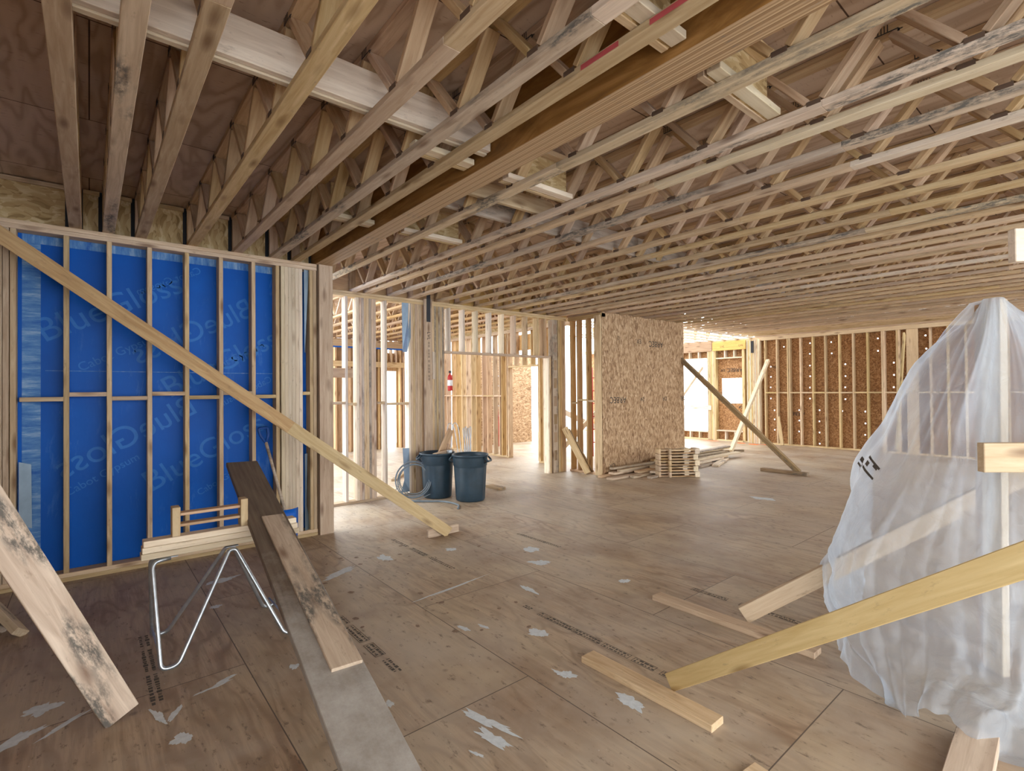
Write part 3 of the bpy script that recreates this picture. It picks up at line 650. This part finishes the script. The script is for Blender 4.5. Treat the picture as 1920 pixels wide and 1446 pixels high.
# trusses of the back room and open bay
for i, (x, ya, yb) in enumerate([(3.75, YW + .2, 13.5)] + [(4.2 + .45 * k, YW + .2, 13.5) for k in range(8)]):
    floor_truss(x, ya, yb, f'{ORD[i]} truss from the left over the back room behind the middle wall', 'floor trusses over the back room', 'lumber_warm', False)
for i in range(8):
    y = 7.15 + i * .42
    e = empty('roof_rail', (13, y, ZC)); tag(e, f'{ORD[i]} pale rail from the front across the open bay, in front of the white sky', 'rail', 'open bay rails')
    box('bottom_chord', (10.55, y, ZC + .05), (XF, y + .089, ZC + .088), M['lumber_pale'], e); box('top_chord', (10.55, y, ZC + .36), (XF, y + .089, ZC + .398), M['lumber_pale'], e)
    for k in range(7): box('hanger', (10.9 + k * .7, y + .02, ZC + .088), (10.96 + k * .7, y + .07, ZC + .36), M['lumber_web'], e)
# laminated beam
bmx = empty('laminated_beam', (2.1, 2, ZC)); tag(bmx, 'deep orange laminated veneer beam between the floor trusses', 'beam')
for k in range(4): board('ply', (2.015 + .0475 * k + .02, -2.6, ZC + .20), (2.015 + .0475 * k + .02, YW - .02, ZC + .20), .047, .405, mat=M['laminated'], parent=bmx, bev=.002)
# strongback boards that run across the trusses
sb = empty('strongback', (.8, 2.6, 3.2)); tag(sb, 'pale wide board threaded through the trusses left of the beam', 'board')
box('inner_board', (-.9, 2.60, 3.20), (2.0, 2.638, 3.40), M['lumber_pale'], sb); box('outer_board', (-.9, 2.64, 3.19), (2.0, 2.678, 3.39), M['lumber_pale'], sb)
sb = empty('strongback', (9, 3.6, 3.2)); tag(sb, 'long dusty board threaded through the trusses right of the beam', 'board')
box('long_board', (2.22, 3.58, 3.19), (8.9, 3.618, 3.41), M['wood_grey'], sb); box('long_board', (8.9, 3.58, 3.19), (14.9, 3.618, 3.41), M['wood_grey'], sb)
sb = tag(box('strongback', (2.22, 3.24, 3.19), (3.19, 3.278, 3.33), M['lumber']), 'short board crossing behind the braced panel just right of the beam', 'board')
# blocking panels braced to the beam
for i, (y, far) in enumerate(((1.285, 'nearest the top edge of the photo'), (2.87, 'middle one along the beam'), (4.43, 'farthest one, toward the middle wall'))):
    e = empty('blocking_panel', (2.6, y, ZC)); tag(e, f'strand board blocking panel right of the beam, {far}', 'blocking', 'blocking panels right of the beam')
    box('osb_web', (2.33, y - .012, ZC + .045), (2.965, y, ZT - .045), M['strand_board_yellow'], e, 0)
    box('nailer', (2.30, y - .085, ZC + .040), (2.965, y - .013, ZC + .078), M['lumber_pale'], e); box('nailer', (2.30, y - .0, ZC + .040), (2.965, y + .038, ZC + .115), M['lumber'], e)
    box('top_nailer', (2.33, y - .09, ZT - .085), (2.965, y - .013, ZT - .045), M['lumber'], e)
    e = empty('blocking_panel', (1.8, y, ZC)); tag(e, f'strand board blocking panel left of the beam, {far}', 'blocking', 'blocking panels left of the beam')
    box('osb_web', (1.63, y - .012, ZC + .045), (2.0, y, ZT - .045), M['strand_board_yellow'], e, 0)
    box('nailer', (1.55, y - .09, ZC + .040), (2.0, y - .013, ZC + .078), M['lumber_pale'], e); box('nailer', (1.63, y, ZC + .040), (2.0, y + .038, ZC + .13), M['lumber'], e)
# ------------------------------------------------------------------ braces and loose lumber
def tb(name, p0, p1, w, t_, up, mat, label, cat='board', group=None):
    return tag(board(name, p0, p1, w, t_, up, M[mat]), label, cat, group)
# long brace in front of the blue wall
e = empty('diagonal_brace', (3.13, 4.98, 0)); tag(e, 'long diagonal brace crossing in front of the blue wall', 'brace')
board('brace_board', (3.17, 4.965, .03), (1.55, 5.335, 1.30), .125, .038, (.2, 1, 0), M['lumber_yellow'], e)
board('brace_board', (1.75, 5.29, 1.143), (-.95, 5.908, 3.263), .125, .038, (.2, 1, 0), M['lumber_warm'], e)
tb('floor_cleat', (2.92, 5.02, .045), (3.33, 5.02, .045), .038, .089, (0, 0, 1), 'lumber', 'small upright floor cleat at the foot of the long diagonal brace', 'cleat')
# left foreground plank
tb('leaning_plank', (.125, 3.27, .02), (-.50, 3.185, 1.52), .15, .042, (.2, -1, .2), 'lumber_stained', 'wide plank leaning in the left foreground, rising out of the left edge', 'plank')
tb('short_offcut', (-.36, 4.82, .03), (-.66, 5.35, .30), .10, .05, (.7, .4, 1), 'lumber_stained', 'short stained offcut at the left edge below the blue wall', 'offcut')
tb('short_offcut', (-.47, 4.98, .03), (-.75, 5.45, .22), .09, .038, (.7, .4, 1), 'wood_grey', 'second offcut tucked behind the stained one at the left edge', 'offcut')
# sawhorse
sh = empty('sawhorse', (.72, 3.94, 0)); tag(sh, 'sawhorse with bent galvanised tube legs under a stack of lumber', 'sawhorse')
for s, yf in ((-1, 3.66), (1, 4.22)):
    yc = 3.94 + s * .05
    pts = [(.40, yc - s * .02, .60), (.30, yc + s * .00, .595), (.325, yf, .013), (.41, yf, .013), (.73, yc, .585), (.77, yc, .585), (1.02, yf, .013), (1.10, yf, .013), (1.16, yc, .595), (1.06, yc - s * .02, .60)]
    tube('tube_leg', rounded(pts, .06), .0125, M['galvanised'], sh)
box('top_bracket', (.36, 3.90, .602), (.44, 3.98, .610), M['galvanised'], sh); box('top_bracket', (.71, 3.90, .598), (.79, 3.98, .606), M['galvanised'], sh)
tube('cross_link', [(.32, 3.70, .09), (.32, 4.17, .09)], .007, M['galvanised'], sh); tube('cross_link', [(1.05, 3.70, .09), (1.05, 4.17, .09)], .007, M['galvanised'], sh)
for k, nm in enumerate(('bottom', 'middle', 'top')):
    tb('stacked_board', (.245 + .006 * k, 3.94, .632 + k * .0395), (1.19 - .01 * k, 3.945, .632 + k * .0395), .092, .038, (0, 0, 1), 'lumber_pale', f'{nm} board of the three stacked flat on the sawhorse')
# small block-and-slat frame on the sawhorse (and a stack of them by the panel)
def block_frame(x, y, z, rz, label, group, L=.44, s=1.0):
    e = empty('slatted_crate', (x, y, z), rz); tag(e, label, 'crate', group)
    W = WM[e.name]
    def b(n, lo, hi, m):
        lo = V(lo) * s; hi = V(hi) * s; d = hi - lo; ax = max(range(3), key=lambda i: d[i]); rest = [i for i in range(3) if i != ax]; th = min(rest, key=lambda i: d[i])
        wd = [i for i in rest if i != th][0]; X = V((0, 0, 0)); X[ax] = 1; Z = V((0, 0, 0)); Z[th] = 1
        link(n, box_mesh(d[ax], d[wd], d[th], m), e, W @ frame_matrix((lo + hi) / 2, X, Z))
    h = .185
    b('end_block', (-L / 2, -.045, 0), (-L / 2 + .045, .045, h), M['lumber_yellow']); b('end_block', (L / 2 - .045, -.045, 0), (L / 2, .045, h), M['lumber_yellow'])
    b('slat', (-L / 2 + .045, -.03, .125), (L / 2 - .045, .045, .143), M['lumber_warm']); b('slat', (-L / 2 + .045, -.03, .055), (L / 2 - .045, .045, .073), M['lumber_warm'])
    return e
block_frame(.627, 3.94, .732, .0, 'small wooden frame of two blocks and slats standing on the sawhorse', None)
# dark plank resting on the sawhorse, board on top of it
dn = V((.245, 3.334, .735)).normalized(); upn = V((0, -.22, 1))
tb('dusty_plank', (.725, .6, .0281), (1.055, 5.08, 1.0137), .248, .038, upn, 'dusty_plank', 'long dark dusty plank sloping up from the lower foreground over the sawhorse', 'plank')
tb('lumber_board', (.892, 2.25, .4045), (1.0, 3.88, .763), .142, .04, upn, 'lumber_stained', 'short clean board lying on the dark dusty plank')
# shovel
sv = empty('shovel', (1.56, 5.72, 0)); tag(sv, 'shovel with a blue D-grip leaning against the blue wall', 'shovel')
tube('shaft', [(1.58, 5.66, .42), (1.45, 5.86, 1.12)], .016, M['wood_grey'], sv)
tube('grip', rounded([(1.45, 5.86, 1.11), (1.395, 5.87, 1.20), (1.38, 5.88, 1.27), (1.47, 5.885, 1.275), (1.475, 5.87, 1.20), (1.45, 5.86, 1.11)], .02), .014, M['shovel_blue'], sv)
bl = []
for i in range(7):
    for j in range(7):
        u = j / 6 - .5; v_ = i / 6
        bl.append((1.60 + u * (.24 - .05 * v_ * v_), 5.62 - .03 * v_ + .06 * (4 * u * u) - .0, .42 - v_ * .40))
mesh_obj('blade', bl, [(i * 7 + j, i * 7 + j + 1, (i + 1) * 7 + j + 1, (i + 1) * 7 + j) for i in range(6) for j in range(6)], M['blue_tarp'], sv, True).modifiers.new('t', 'SOLIDIFY').thickness = .004
# ------------------------------------------------------------------ right hand braces and cleats
tb('floor_cleat', (2.345, 1.28, .019), (2.345, 2.12, .019), .112, .038, (0, 0, 1), 'lumber', 'nearer floor cleat, at the foot of the big yellow raking brace', 'cleat')
tb('floor_cleat', (3.44, 1.22, .019), (3.44, 2.38, .019), .11, .038, (0, 0, 1), 'lumber', 'farther floor cleat, beside the brace that goes under the plastic', 'cleat')
g0 = V((2.44, 1.60, .052)); g1 = V((2.11, .185, 1.145)); gd = g1 - g0
tb('raking_brace', g0, g0 + gd * 1.25, .092, .038, (1, -.22, .0), 'lumber_yellow', 'big yellow raking brace in front of the plastic sheet', 'brace')
d0 = V((3.55, 1.74, .05)); d1 = V((4.447, .472, 1.044)); dd_ = d1 - d0
tb('raking_brace', d0, d0 + dd_ * 1.12, .118, .038, (.8, .56, .0), 'lumber_yellow', 'raking brace passing under the plastic sheet to the post', 'brace')
ps = empty('wrapped_post', (4.02, .49, 0)); tag(ps, 'timber post standing inside the plastic sheet', 'post')
board('post', (4.03, .49, 0), (4.05, .475, 2.15), .12, .045, (.77, -.64, 0), M['lumber_pale'], ps)
board('post', (4.07, .525, 0), (4.09, .51, 2.14), .12, .045, (.77, -.64, 0), M['lumber_warm'], ps)
board('side_board', (4.02, .46, 1.2), (4.35, .18, 1.15), .09, .038, (.8, .6, .1), M['lumber'], ps)
tb('rail_board', (3.235, .435, 1.315), (3.75, -.02, 1.315), .04, .137, (0, 0, 1), 'lumber_yellow', 'pale board end entering from the right edge in front of the plastic', 'board')
tb('rail_board', (3.21, .315, 2.285), (3.65, -.10, 2.285), .04, .15, (0, 0, 1), 'lumber_pale', 'board end at the right edge just above the top of the plastic', 'board')
tb('stained_block', (3.16, .45, .035), (2.55, .42, .035), .145, .06, (0, 0, 1), 'lumber_stained', 'chunky stained wood block on the floor in the bottom right corner', 'block')
tb('floor_cleat', (2.165, 1.045, .019), (2.10, .45, .019), .09, .038, (0, 0, 1), 'lumber', 'cleat corner poking in at the bottom edge of the photo', 'cleat')
# ------------------------------------------------------------------ plastic sheet
PC = [
[(4.15, .60, 2.16), (4.30, .75, 2.0), (4.5, .95, 1.7), (4.65, 1.12, 1.35), (4.7, 1.25, 1.0), (4.7, 1.3, .6), (4.62, 1.33, .25), (4.5, 1.35, .012)],
[(4.06, .519, 2.162), (4.154, .638, 2.024), (4.245, .89, 1.814), (4.32, 1.093, 1.41), (4.282, 1.258, 1.102), (4.131, 1.258, .77), (3.812, 1.333, .439), (3.597, 1.219, .012)],
[(3.993, .51, 2.157), (3.931, .59, 1.946), (3.755, .715, 1.59), (3.648, .834, 1.264), (3.564, .947, .994), (3.475, 1.09, .649), (3.432, 1.027, .207), (3.234, .873, .012)],
[(3.93, .482, 2.15), (3.834, .505, 1.902), (3.688, .576, 1.548), (3.594, .632, 1.228), (3.552, .697, .962), (3.462, .776, .639), (3.363, .76, .212), (3.128, .7, .012)],
[(3.95, .456, 2.155), (3.943, .437, 1.902), (3.871, .448, 1.546), (3.789, .456, 1.23), (3.692, .458, .955), (3.556, .463, .646), (3.42, .452, .208), (3.12, .56, .10)],
[(3.99, .43, 2.155), (4.0, .359, 1.9), (3.955, .289, 1.546), (3.926, .252, 1.235), (3.886, .224, .965), (3.844, .198, .65), (3.543, .259, .194), (3.057, .349, .012)],
[(4.088, .431, 2.153), (4.266, .285, 1.971), (4.504, .092, 1.597), (4.695, -.062, 1.254), (4.755, -.173, .925), (4.659, -.219, .567), (4.471, -.187, .153), (3.577, -.044, .012)],
[(4.14, .48, 2.16), (4.4, .42, 1.97), (4.8, .3, 1.6), (5.1, .2, 1.25), (5.3, .1, .9), (5.4, 0, .55), (5.4, 0, .2), (5.4, 0, .012)]]
def cr(a, b, c, d, t): return .5 * ((2 * b) + (c - a) * t + (2 * a - 5 * b + 4 * c - d) * t * t + (3 * b - a - 3 * c + d) * t ** 3)
def cr_list(P, f):
    n = len(P) - 1; f = max(0, min(n - 1e-6, f)); i = int(f); t_ = f - i
    return cr(P[max(i - 1, 0)], P[i], P[i + 1], P[min(i + 2, n)], t_)
NU, NV = 210, 150
grid = []
for i in range(NU + 1):
    u = i / NU * 7
    row = [cr_list([V(c[r]) for c in PC], u) for r in range(8)]
    grid.append([cr_list(row, j / NV * 7) for j in range(NV + 1)])
pv = []
for i in range(NU + 1):
    for j in range(NV + 1):
        p = grid[i][j]; v_ = j / NV; u = i / NU
        a = grid[min(i + 1, NU)][j] - grid[max(i - 1, 0)][j]; b = grid[i][min(j + 1, NV)] - grid[i][max(j - 1, 0)]
        n = a.cross(b); n = n.normalized() if n.length > 1e-9 else V((0, 0, 1))
        # long folds that fan out from the top
        s1 = noise.noise(V((u * 13, v_ * 1.0, 3.3))); s2 = noise.noise(V((u * 30, v_ * 2.0, 9.1)))
        ridge = (1 - abs(s1) * 2.2) * .5
        amp = (.008 + .075 * v_) * min(1, 8 * v_ + .15)
        dlt = amp * (ridge - .25) + .014 * s2 * min(1, v_ * 3)
        # crumples toward the hem
        cr_ = noise.fractal(p * 5.0, 1.0, 2.1, 4)
        rd = 1 - abs(noise.noise(p * 3.4 + V((7, 2, 1)))) * 2
        k = max(0, (v_ - .55) / .45)
        dlt += cr_ * (.006 + .035 * k) + rd * .05 * k
        q = p + n * dlt
        if v_ > .86: q.z += abs(rd) * .10 * math.sin(math.pi * min(1, (v_ - .86) / .14)); q.x += .05 * noise.noise(V((u * 18, 1, 1))) * (v_ - .86) / .14; q.y += .05 * noise.noise(V((u * 18, 5, 1))) * (v_ - .86) / .14
        q.z = max(q.z, .006 + .004 * noise.noise(p * 9)); pv.append(q)
N1 = NV + 1
plastic = mesh_obj('plastic_sheet', pv, [(i * N1 + j, (i + 1) * N1 + j, (i + 1) * N1 + j + 1, i * N1 + j + 1) for i in range(NU) for j in range(NV)], M['polythene'], None, True)
tag(plastic, 'translucent plastic sheet draped over the post on the right', 'plastic sheet')
# printed mark on the sheet
def on_sheet(u, v_, o=.012):
    i = int(u / 7 * NU); j = int(v_ / 7 * NV); p = pv[i * N1 + j]; return p
vs = []; fs = []
for (ua, ub, va, vb) in ((1.2, 1.5, 3.70, 3.73), (1.2, 1.30, 3.78, 3.86), (1.33, 1.47, 3.79, 3.83), (1.2, 1.5, 3.92, 3.94), (1.5, 1.8, 3.52, 3.55), (1.56, 1.62, 3.60, 3.70), (1.68, 1.79, 3.57, 3.63), (1.5, 1.8, 3.76, 3.79)):
    n_ = 6
    b0 = len(vs)
    for q in range(n_ + 1):
        uu = ua + (ub - ua) * q / n_
        for vv in (va, vb):
            p = on_sheet(uu, vv); off_ = (V((0, 0, 1.65)) - p).normalized() * .006; vs.append(p + off_)
    for q in range(n_): fs.append((b0 + 2 * q, b0 + 2 * q + 1, b0 + 2 * q + 3, b0 + 2 * q + 2))
mesh_obj('printed_mark', vs, fs, M['ink_soft'], plastic)
# ------------------------------------------------------------------ bins
def bin_(x, y, rz, label):
    e = empty('trash_bin', (x, y, 0), rz); tag(e, label, 'bin', 'dark plastic bins'); W = WM[e.name]
    def mod(a, z):
        if z > .50 or z < .02: return 1.0
        return 1.0 - .018 * max(0, math.cos(a * 6)) ** 8 + .018 * (abs(math.sin(a * 3)) > .35) 
    prof = [(.0, .006), (.205, .0), (.216, .02), (.226, .2), (.237, .40), (.243, .50), (.247, .515), (.256, .53), (.264, .64), (.268, .665), (.279, .67), (.281, .69), (.274, .695), (.262, .69), (.256, .64), (.244, .52), (.226, .3), (.2, .03), (0, .03)]
    lathe('body', prof, M['can_plastic'], e, 60, W, mod)
    for s in (0, math.pi):
        R = Matrix.Rotation(s, 4, 'Z')
        pts = [W @ R @ V(q) for q in ((.262, -.085, .655), (.318, -.075, .60), (.318, .075, .60), (.262, .085, .655))]
        tube('handle', rounded(pts, .03), .014, M['can_plastic'], e)
        pts = [W @ R @ V(q) for q in ((.256, -.07, .57), (.318, -.07, .60), (.318, .07, .60), (.256, .07, .57))]
        tube('handle_brace', rounded(pts, .02), .009, M['can_plastic'], e)
    return e
bin_(4.20, 6.90, 2.75, 'left dark plastic bin, filled with wood scraps'); bin_(4.45, 6.36, -1.0, 'right dark plastic bin, standing nearer, with metal straps in it')
tb('scrap_board', (4.12, 6.9, .40), (4.52, 7.0, 1.02), .10, .04, (0, -1, 0), 'lumber_warm', 'thick wood scrap sticking up out of the left bin', 'scrap')
tb('scrap_board', (4.08, 6.78, .67), (4.44, 6.86, .71), .09, .04, (0, 0, 1), 'lumber', 'wood scrap lying across the mouth of the left bin', 'scrap')
tb('scrap_board', (4.35, 6.95, .5), (4.44, 6.96, .80), .09, .04, (1, 0, 0), 'lumber_warm', 'short upright wood scrap in the left bin', 'scrap')
tag(box('metal_bracket', (4.30, 6.72, .66), (4.36, 6.78, .73), M['galvanised']), 'small galvanised bracket on top of the left bin', 'bracket')
for i in range(4):
    b0 = V((4.46 + i * .025, 6.58, .35)); tp = V((4.62 + i * .03, 6.80 - i * .02, 1.02 + .02 * (i % 2)))
    sd = V((.035, -.02, 0))
    tag(tube('metal_strap', smooth_path([b0, (b0 + tp) / 2 + sd, tp, tp + V((.03, 0, -.02)), (b0 + tp) / 2 - sd * .5 + V((.06, 0, 0)), b0 + V((.06, 0, 0))], 6), .006, M['galvanised']),
        'bent galvanised strap in a bundle rising from the right bin', 'metal strap', 'bundle of straps in the right bin')
for i in range(2):
    tag(tube('metal_strap', smooth_path([(4.42 + i * .09, 7.0, .6), (4.50 + i * .1, 7.08, 1.0), (4.56 + i * .1, 7.1, 1.12), (4.64 + i * .08, 7.08, 1.02), (4.66 + i * .06, 7.0, .6)], 8), .007, M['galvanised']),
        'looped galvanised strap sticking up behind the left bin', 'metal strap', 'looped straps behind the left bin')
# coil of cable leaning on the studs
cc = V((3.80, 6.93, .30)); pts = []
for k in range(6 * 40):
    a = 2 * math.pi * k / 40; r = .27 - .008 * (k // 40) + .012 * math.sin(a * .83) + .01 * math.sin(k * .05)
    pts.append(cc + V((.83, -.5, 0)) * (math.cos(a) * r) + V((.12, .2, .97)) * (math.sin(a) * r) + V((.5, .83, 0)) * (.012 * math.sin(a * 1.7 + k * .02) - .0))
coil = empty('cable_coil', (3.8, 6.93, 0)); tag(coil, 'loosely coiled grey cable leaning on the studs beside the left bin', 'cable')
tube('coil', pts, .0065, M['cable'], coil, 6)
tube('loose_end', smooth_path([(3.62, 6.85, .02), (3.85, 6.65, .015), (4.05, 6.45, .012), (4.08, 6.15, .012), (3.95, 5.95, .012)], 10), .014, M['cable'], coil, 8)
tube('loop', smooth_path([(3.55, 6.9, .3), (3.5, 6.95, .1), (3.7, 6.8, .015), (3.95, 6.7, .1)], 10), .005, M['cable'], coil, 6)
tag(box('floor_scrap', (5.2, 6.62, 0), (5.35, 6.98, .04), M['lumber_old']), 'small dark wood scrap on the floor right of the bins', 'scrap')
tb('floor_scrap', (4.3, 8.6, .02), (4.9, 9.3, .02), .09, .04, (0, 0, 1), 'lumber_old', 'dark board on the bright floor seen through the stud gap', 'board')
# extinguisher and step ladder behind the opening
fx = empty('fire_extinguisher', (7.82, 12.1, 1.65)); tag(fx, 'red fire extinguisher hanging on the inner partition', 'fire extinguisher')
lathe('cylinder', [(0, 0), (.06, .0), (.07, .03), (.07, .38), (.05, .44), (.02, .46), (.02, .5), (0, .5)], M['red_paint'], fx, 20, Matrix.Translation((7.80, 12.1, 1.66)))
lathe('label_band', [(.0712, .14), (.0712, .30)], M['drywall_white'], fx, 20, Matrix.Translation((7.80, 12.1, 1.66)))
box('valve', (7.78, 12.06, 2.16), (7.82, 12.14, 2.22), M['black_strap_and_shade'], fx)
ld = empty('step_ladder', (9.5, 12.05, 0)); tag(ld, 'red step ladder standing behind the inner partition', 'ladder')
for dx in (0, .45): board('rail', (9.35 + dx, 11.85, 0), (9.40 + dx * .8, 12.1, 2.35), .07, .03, (1, 0, 0), M['red_paint'], ld)
for k in range(7): box('step', (9.38, 11.86 + k * .035, .28 + k * .3), (9.78, 11.95 + k * .035, .31 + k * .3), M['galvanised'], ld)
rp = empty('shore_post', (9.6, 8.45, 0)); tag(rp, 'slender red steel shore seen through the return wall studs', 'post')
tube('pole', [(9.6, 8.45, 0), (9.6, 8.45, 2.2)], .035, M['red_paint'], rp)
for k in range(6): tube('pin', [(9.6, 8.43, .35 + k * .32), (9.70, 8.33, .35 + k * .32)], .012, M['red_paint'], rp, 6)
for i, (a, b, l) in enumerate((((9.4, 9.4, .05), (11.6, 8.2, 2.5), 'rising pale brace behind the return wall studs'), ((9.3, 9.9, 1.35), (12.2, 9.2, .02), 'falling pale brace behind the return wall studs'))):
    tb('diagonal_brace', a, b, .14, .04, (0, 1, 0), 'lumber_pale', l, 'brace')
# ------------------------------------------------------------------ far braces
tb('diagonal_brace', (10.42, 3.98, .04), (10.36, 6.43, 2.33), .09, .09, (1, 0, 0), 'lumber_old', 'dark brace sloping from the free edge of the strand board panel to the floor', 'brace')
tb('floor_cleat', (10.36, 3.80, .03), (10.37, 4.66, .03), .12, .06, (0, 0, 1), 'lumber_old', 'dark floor cleat at the foot of the sloping dark brace', 'cleat')
tb('diagonal_brace', (12.82, 6.54, .03), (15.42, 6.70, 2.48), .09, .09, (0, 1, 0), 'lumber_pale', 'pale brace rising to the far stud wall beside the window', 'brace')
tb('floor_cleat', (12.66, 6.74, .025), (13.2, 6.40, .025), .09, .05, (0, 0, 1), 'lumber_old', 'small cleat at the foot of the pale far brace', 'cleat')
tb('leaning_board', (15.15, 6.22, .02), (15.40, 6.42, .82), .09, .04, (1, 0, 0), 'lumber', 'short board leaning on the far stud wall', 'board')
tb('diagonal_brace', (15.3, 8.72, 2.35), (13.6, 9.3, .3), .09, .04, (0, 1, 0), 'lumber_pale', 'pale brace in front of the big window opening', 'brace')
tb('leaning_board', (7.50, 6.72, .02), (7.28, 7.13, .90), .14, .04, (1, .1, .2), 'lumber', 'front board of the pair leaning at the return wall', 'board')
tb('leaning_board', (7.62, 6.72, .02), (7.36, 7.12, .86), .09, .04, (1, .1, .2), 'lumber_old', 'rear board of the pair leaning at the return wall', 'board')
tb('diagonal_brace', (15.3, 3.4, 2.95), (13.2, 3.1, .3), .12, .04, (0, 1, 0), 'lumber_yellow', 'yellow brace against the far wall beside the plastic', 'brace')
# ------------------------------------------------------------------ lumber pile
rs = random.Random(4)
PILE = [((7.35, 6.30, .02), (11.3, 6.25, .02)), ((7.30, 6.02, .02), (10.6, 5.9, .02)), ((7.75, 5.86, .02), (10.2, 5.80, .02)), ((7.95, 5.62, .02), (11.0, 5.75, .02)),
        ((7.6, 6.22, .062), (11.9, 6.22, .062)), ((8.1, 6.0, .062), (11.6, 6.05, .062)), ((8.3, 5.78, .062), (11.2, 5.95, .062)), ((7.75, 6.16, .104), (12.0, 6.25, .104)),
        ((7.65, 6.26, .146), (11.8, 6.2, .146)), ((8.6, 6.0, .104), (12.1, 6.0, .104)), ((8.9, 6.22, .188), (12.2, 6.30, .188)), ((9.1, 6.1, .228), (12.1, 6.25, .228)), ((10.2, 5.55, .02), (11.4, 5.95, .02))]
nm = ['lowest', 'second lowest', 'third lowest', 'fourth lowest', 'lower middle', 'middle', 'upper middle', 'long upper', 'long upper rear', 'short upper', 'second highest', 'topmost', 'loose right hand']
for i, (a, b) in enumerate(PILE):
    tb('pile_board', a, b, rs.choice((.089, .14)), .038, (rs.uniform(-.05, .05), 0, 1), rs.choice(('lumber', 'lumber_pale', 'wood_grey', 'lumber_warm')), f'{nm[i]} board of the lumber pile by the strand board panel', 'board', 'boards in the lumber pile')
# stacked block frames in front of the pile
for i in range(5):
    for s in (0, 1):
        bs = empty('slatted_crate', (8.48 + s * .12, 5.48 - s * .15, .003 + i * .108), -.62 + .05 * ((i * 3) % 3)); W = WM[bs.name]
        tag(bs, f'{["bottom", "second", "third", "fourth", "top"][i]} small slatted crate of the {"nearer" if s else "farther"} column stacked before the lumber pile', 'crate', 'slatted crates stacked before the pile')
        def bb(n, lo, hi, m): 
            lo = V(lo); hi = V(hi); d = hi - lo
            ax = max(range(3), key=lambda q: d[q]); rest = [q for q in range(3) if q != ax]; th = min(rest, key=lambda q: d[q]); wd = [q for q in rest if q != th][0]
            X = V((0, 0, 0)); X[ax] = 1; Z = V((0, 0, 0)); Z[th] = 1
            link(n, box_mesh(d[ax], d[wd], d[th], m), bs, W @ frame_matrix((lo + hi) / 2, X, Z))
        o = .03 if i % 2 else 0
        bb('end_block', (.20 - o, -.10, 0), (.29 - o, .10, .10), M['lumber_pale']); bb('end_block', (-.29, -.10, 0), (-.25, .10, .10), M['lumber'])
        bb('slat', (-.25, -.09, .005), (.2 - o, .08, .028), M['lumber_warm']); bb('slat', (-.25, -.09, .06), (.2 - o, .08, .083), M['lumber'])
# ------------------------------------------------------------------ bare trees outside
def tree(x, y, h, seed, label):
    rs = random.Random(seed); e = empty('bare_tree', (x, y, -.45)); tag(e, label, 'tree', 'bare trees outside')
    tube('trunk', smooth_path([(x, y, -.45), (x + rs.uniform(-.2, .2), y, h * .3), (x, y + rs.uniform(-.3, .3), h * .65), (x + .1, y, h)], 5), .09, M['bark'], e, 7)
    for k in range(16):
        z = h * rs.uniform(.25, .95); a = rs.uniform(0, 6.28); l = rs.uniform(.6, 1.8)
        tube('branch', smooth_path([(x, y, z), (x + math.cos(a) * l * .5, y + math.sin(a) * l * .5, z + l * .4), (x + math.cos(a) * l, y + math.sin(a) * l, z + l * 1.0)], 4), .025, M['bark'], e, 5)
tree(38, 21.5, 6.5, 1, 'bare tree at the left of the big window opening'); tree(44, 23.5, 7, 2, 'bare tree at the middle of the big window opening'); tree(50, 24, 5, 3, 'farthest bare tree seen through the big window opening')
# ------------------------------------------------------------------ light
W_ = bpy.data.worlds.new('sky'); S.world = W_; W_.use_nodes = True
nt = W_.node_tree; bg = nt.nodes['Background']
tc = nt.nodes.new('ShaderNodeTexCoord'); sp = nt.nodes.new('ShaderNodeSeparateXYZ'); nt.links.new(tc.outputs['Generated'], sp.inputs[0])
rp_ = nt.nodes.new('ShaderNodeValToRGB'); nt.links.new(sp.outputs[2], rp_.inputs[0])
rp_.color_ramp.elements[0].position = .0; rp_.color_ramp.elements[0].color = (.94, .98, 1, 1); rp_.color_ramp.elements[1].position = .6; rp_.color_ramp.elements[1].color = (.88, .95, 1, 1)
nt.links.new(rp_.outputs[0], bg.inputs[0]); bg.inputs[1].default_value = 3.0
# ------------------------------------------------------------------ camera
F = V((.6394073595387002, .7688037861724206, .009948212638374357)); R_ = V((.7688680688258644, -.6393479083056057, -.008726103668455044)); U = R_.cross(F)
cam = bpy.data.cameras.new('camera'); co_ = bpy.data.objects.new('camera', cam); COL.objects.link(co_)
mw = Matrix((R_, U, -F)).transposed().to_4x4(); mw.translation = (0, 0, 1.65); co_.matrix_world = mw
cam.sensor_width = 36; cam.lens = 36 * 953 / 1920; cam.clip_start = .05; cam.clip_end = 300
S.camera = co_
S.view_settings.view_transform = 'Standard'; S.view_settings.look = 'None'; S.view_settings.gamma = 1; S.view_settings.use_curve_mapping = False
S.view_settings.exposure = 1.05
S.cycles.max_bounces = 10; S.cycles.diffuse_bounces = 6; S.cycles.transparent_max_bounces = 12
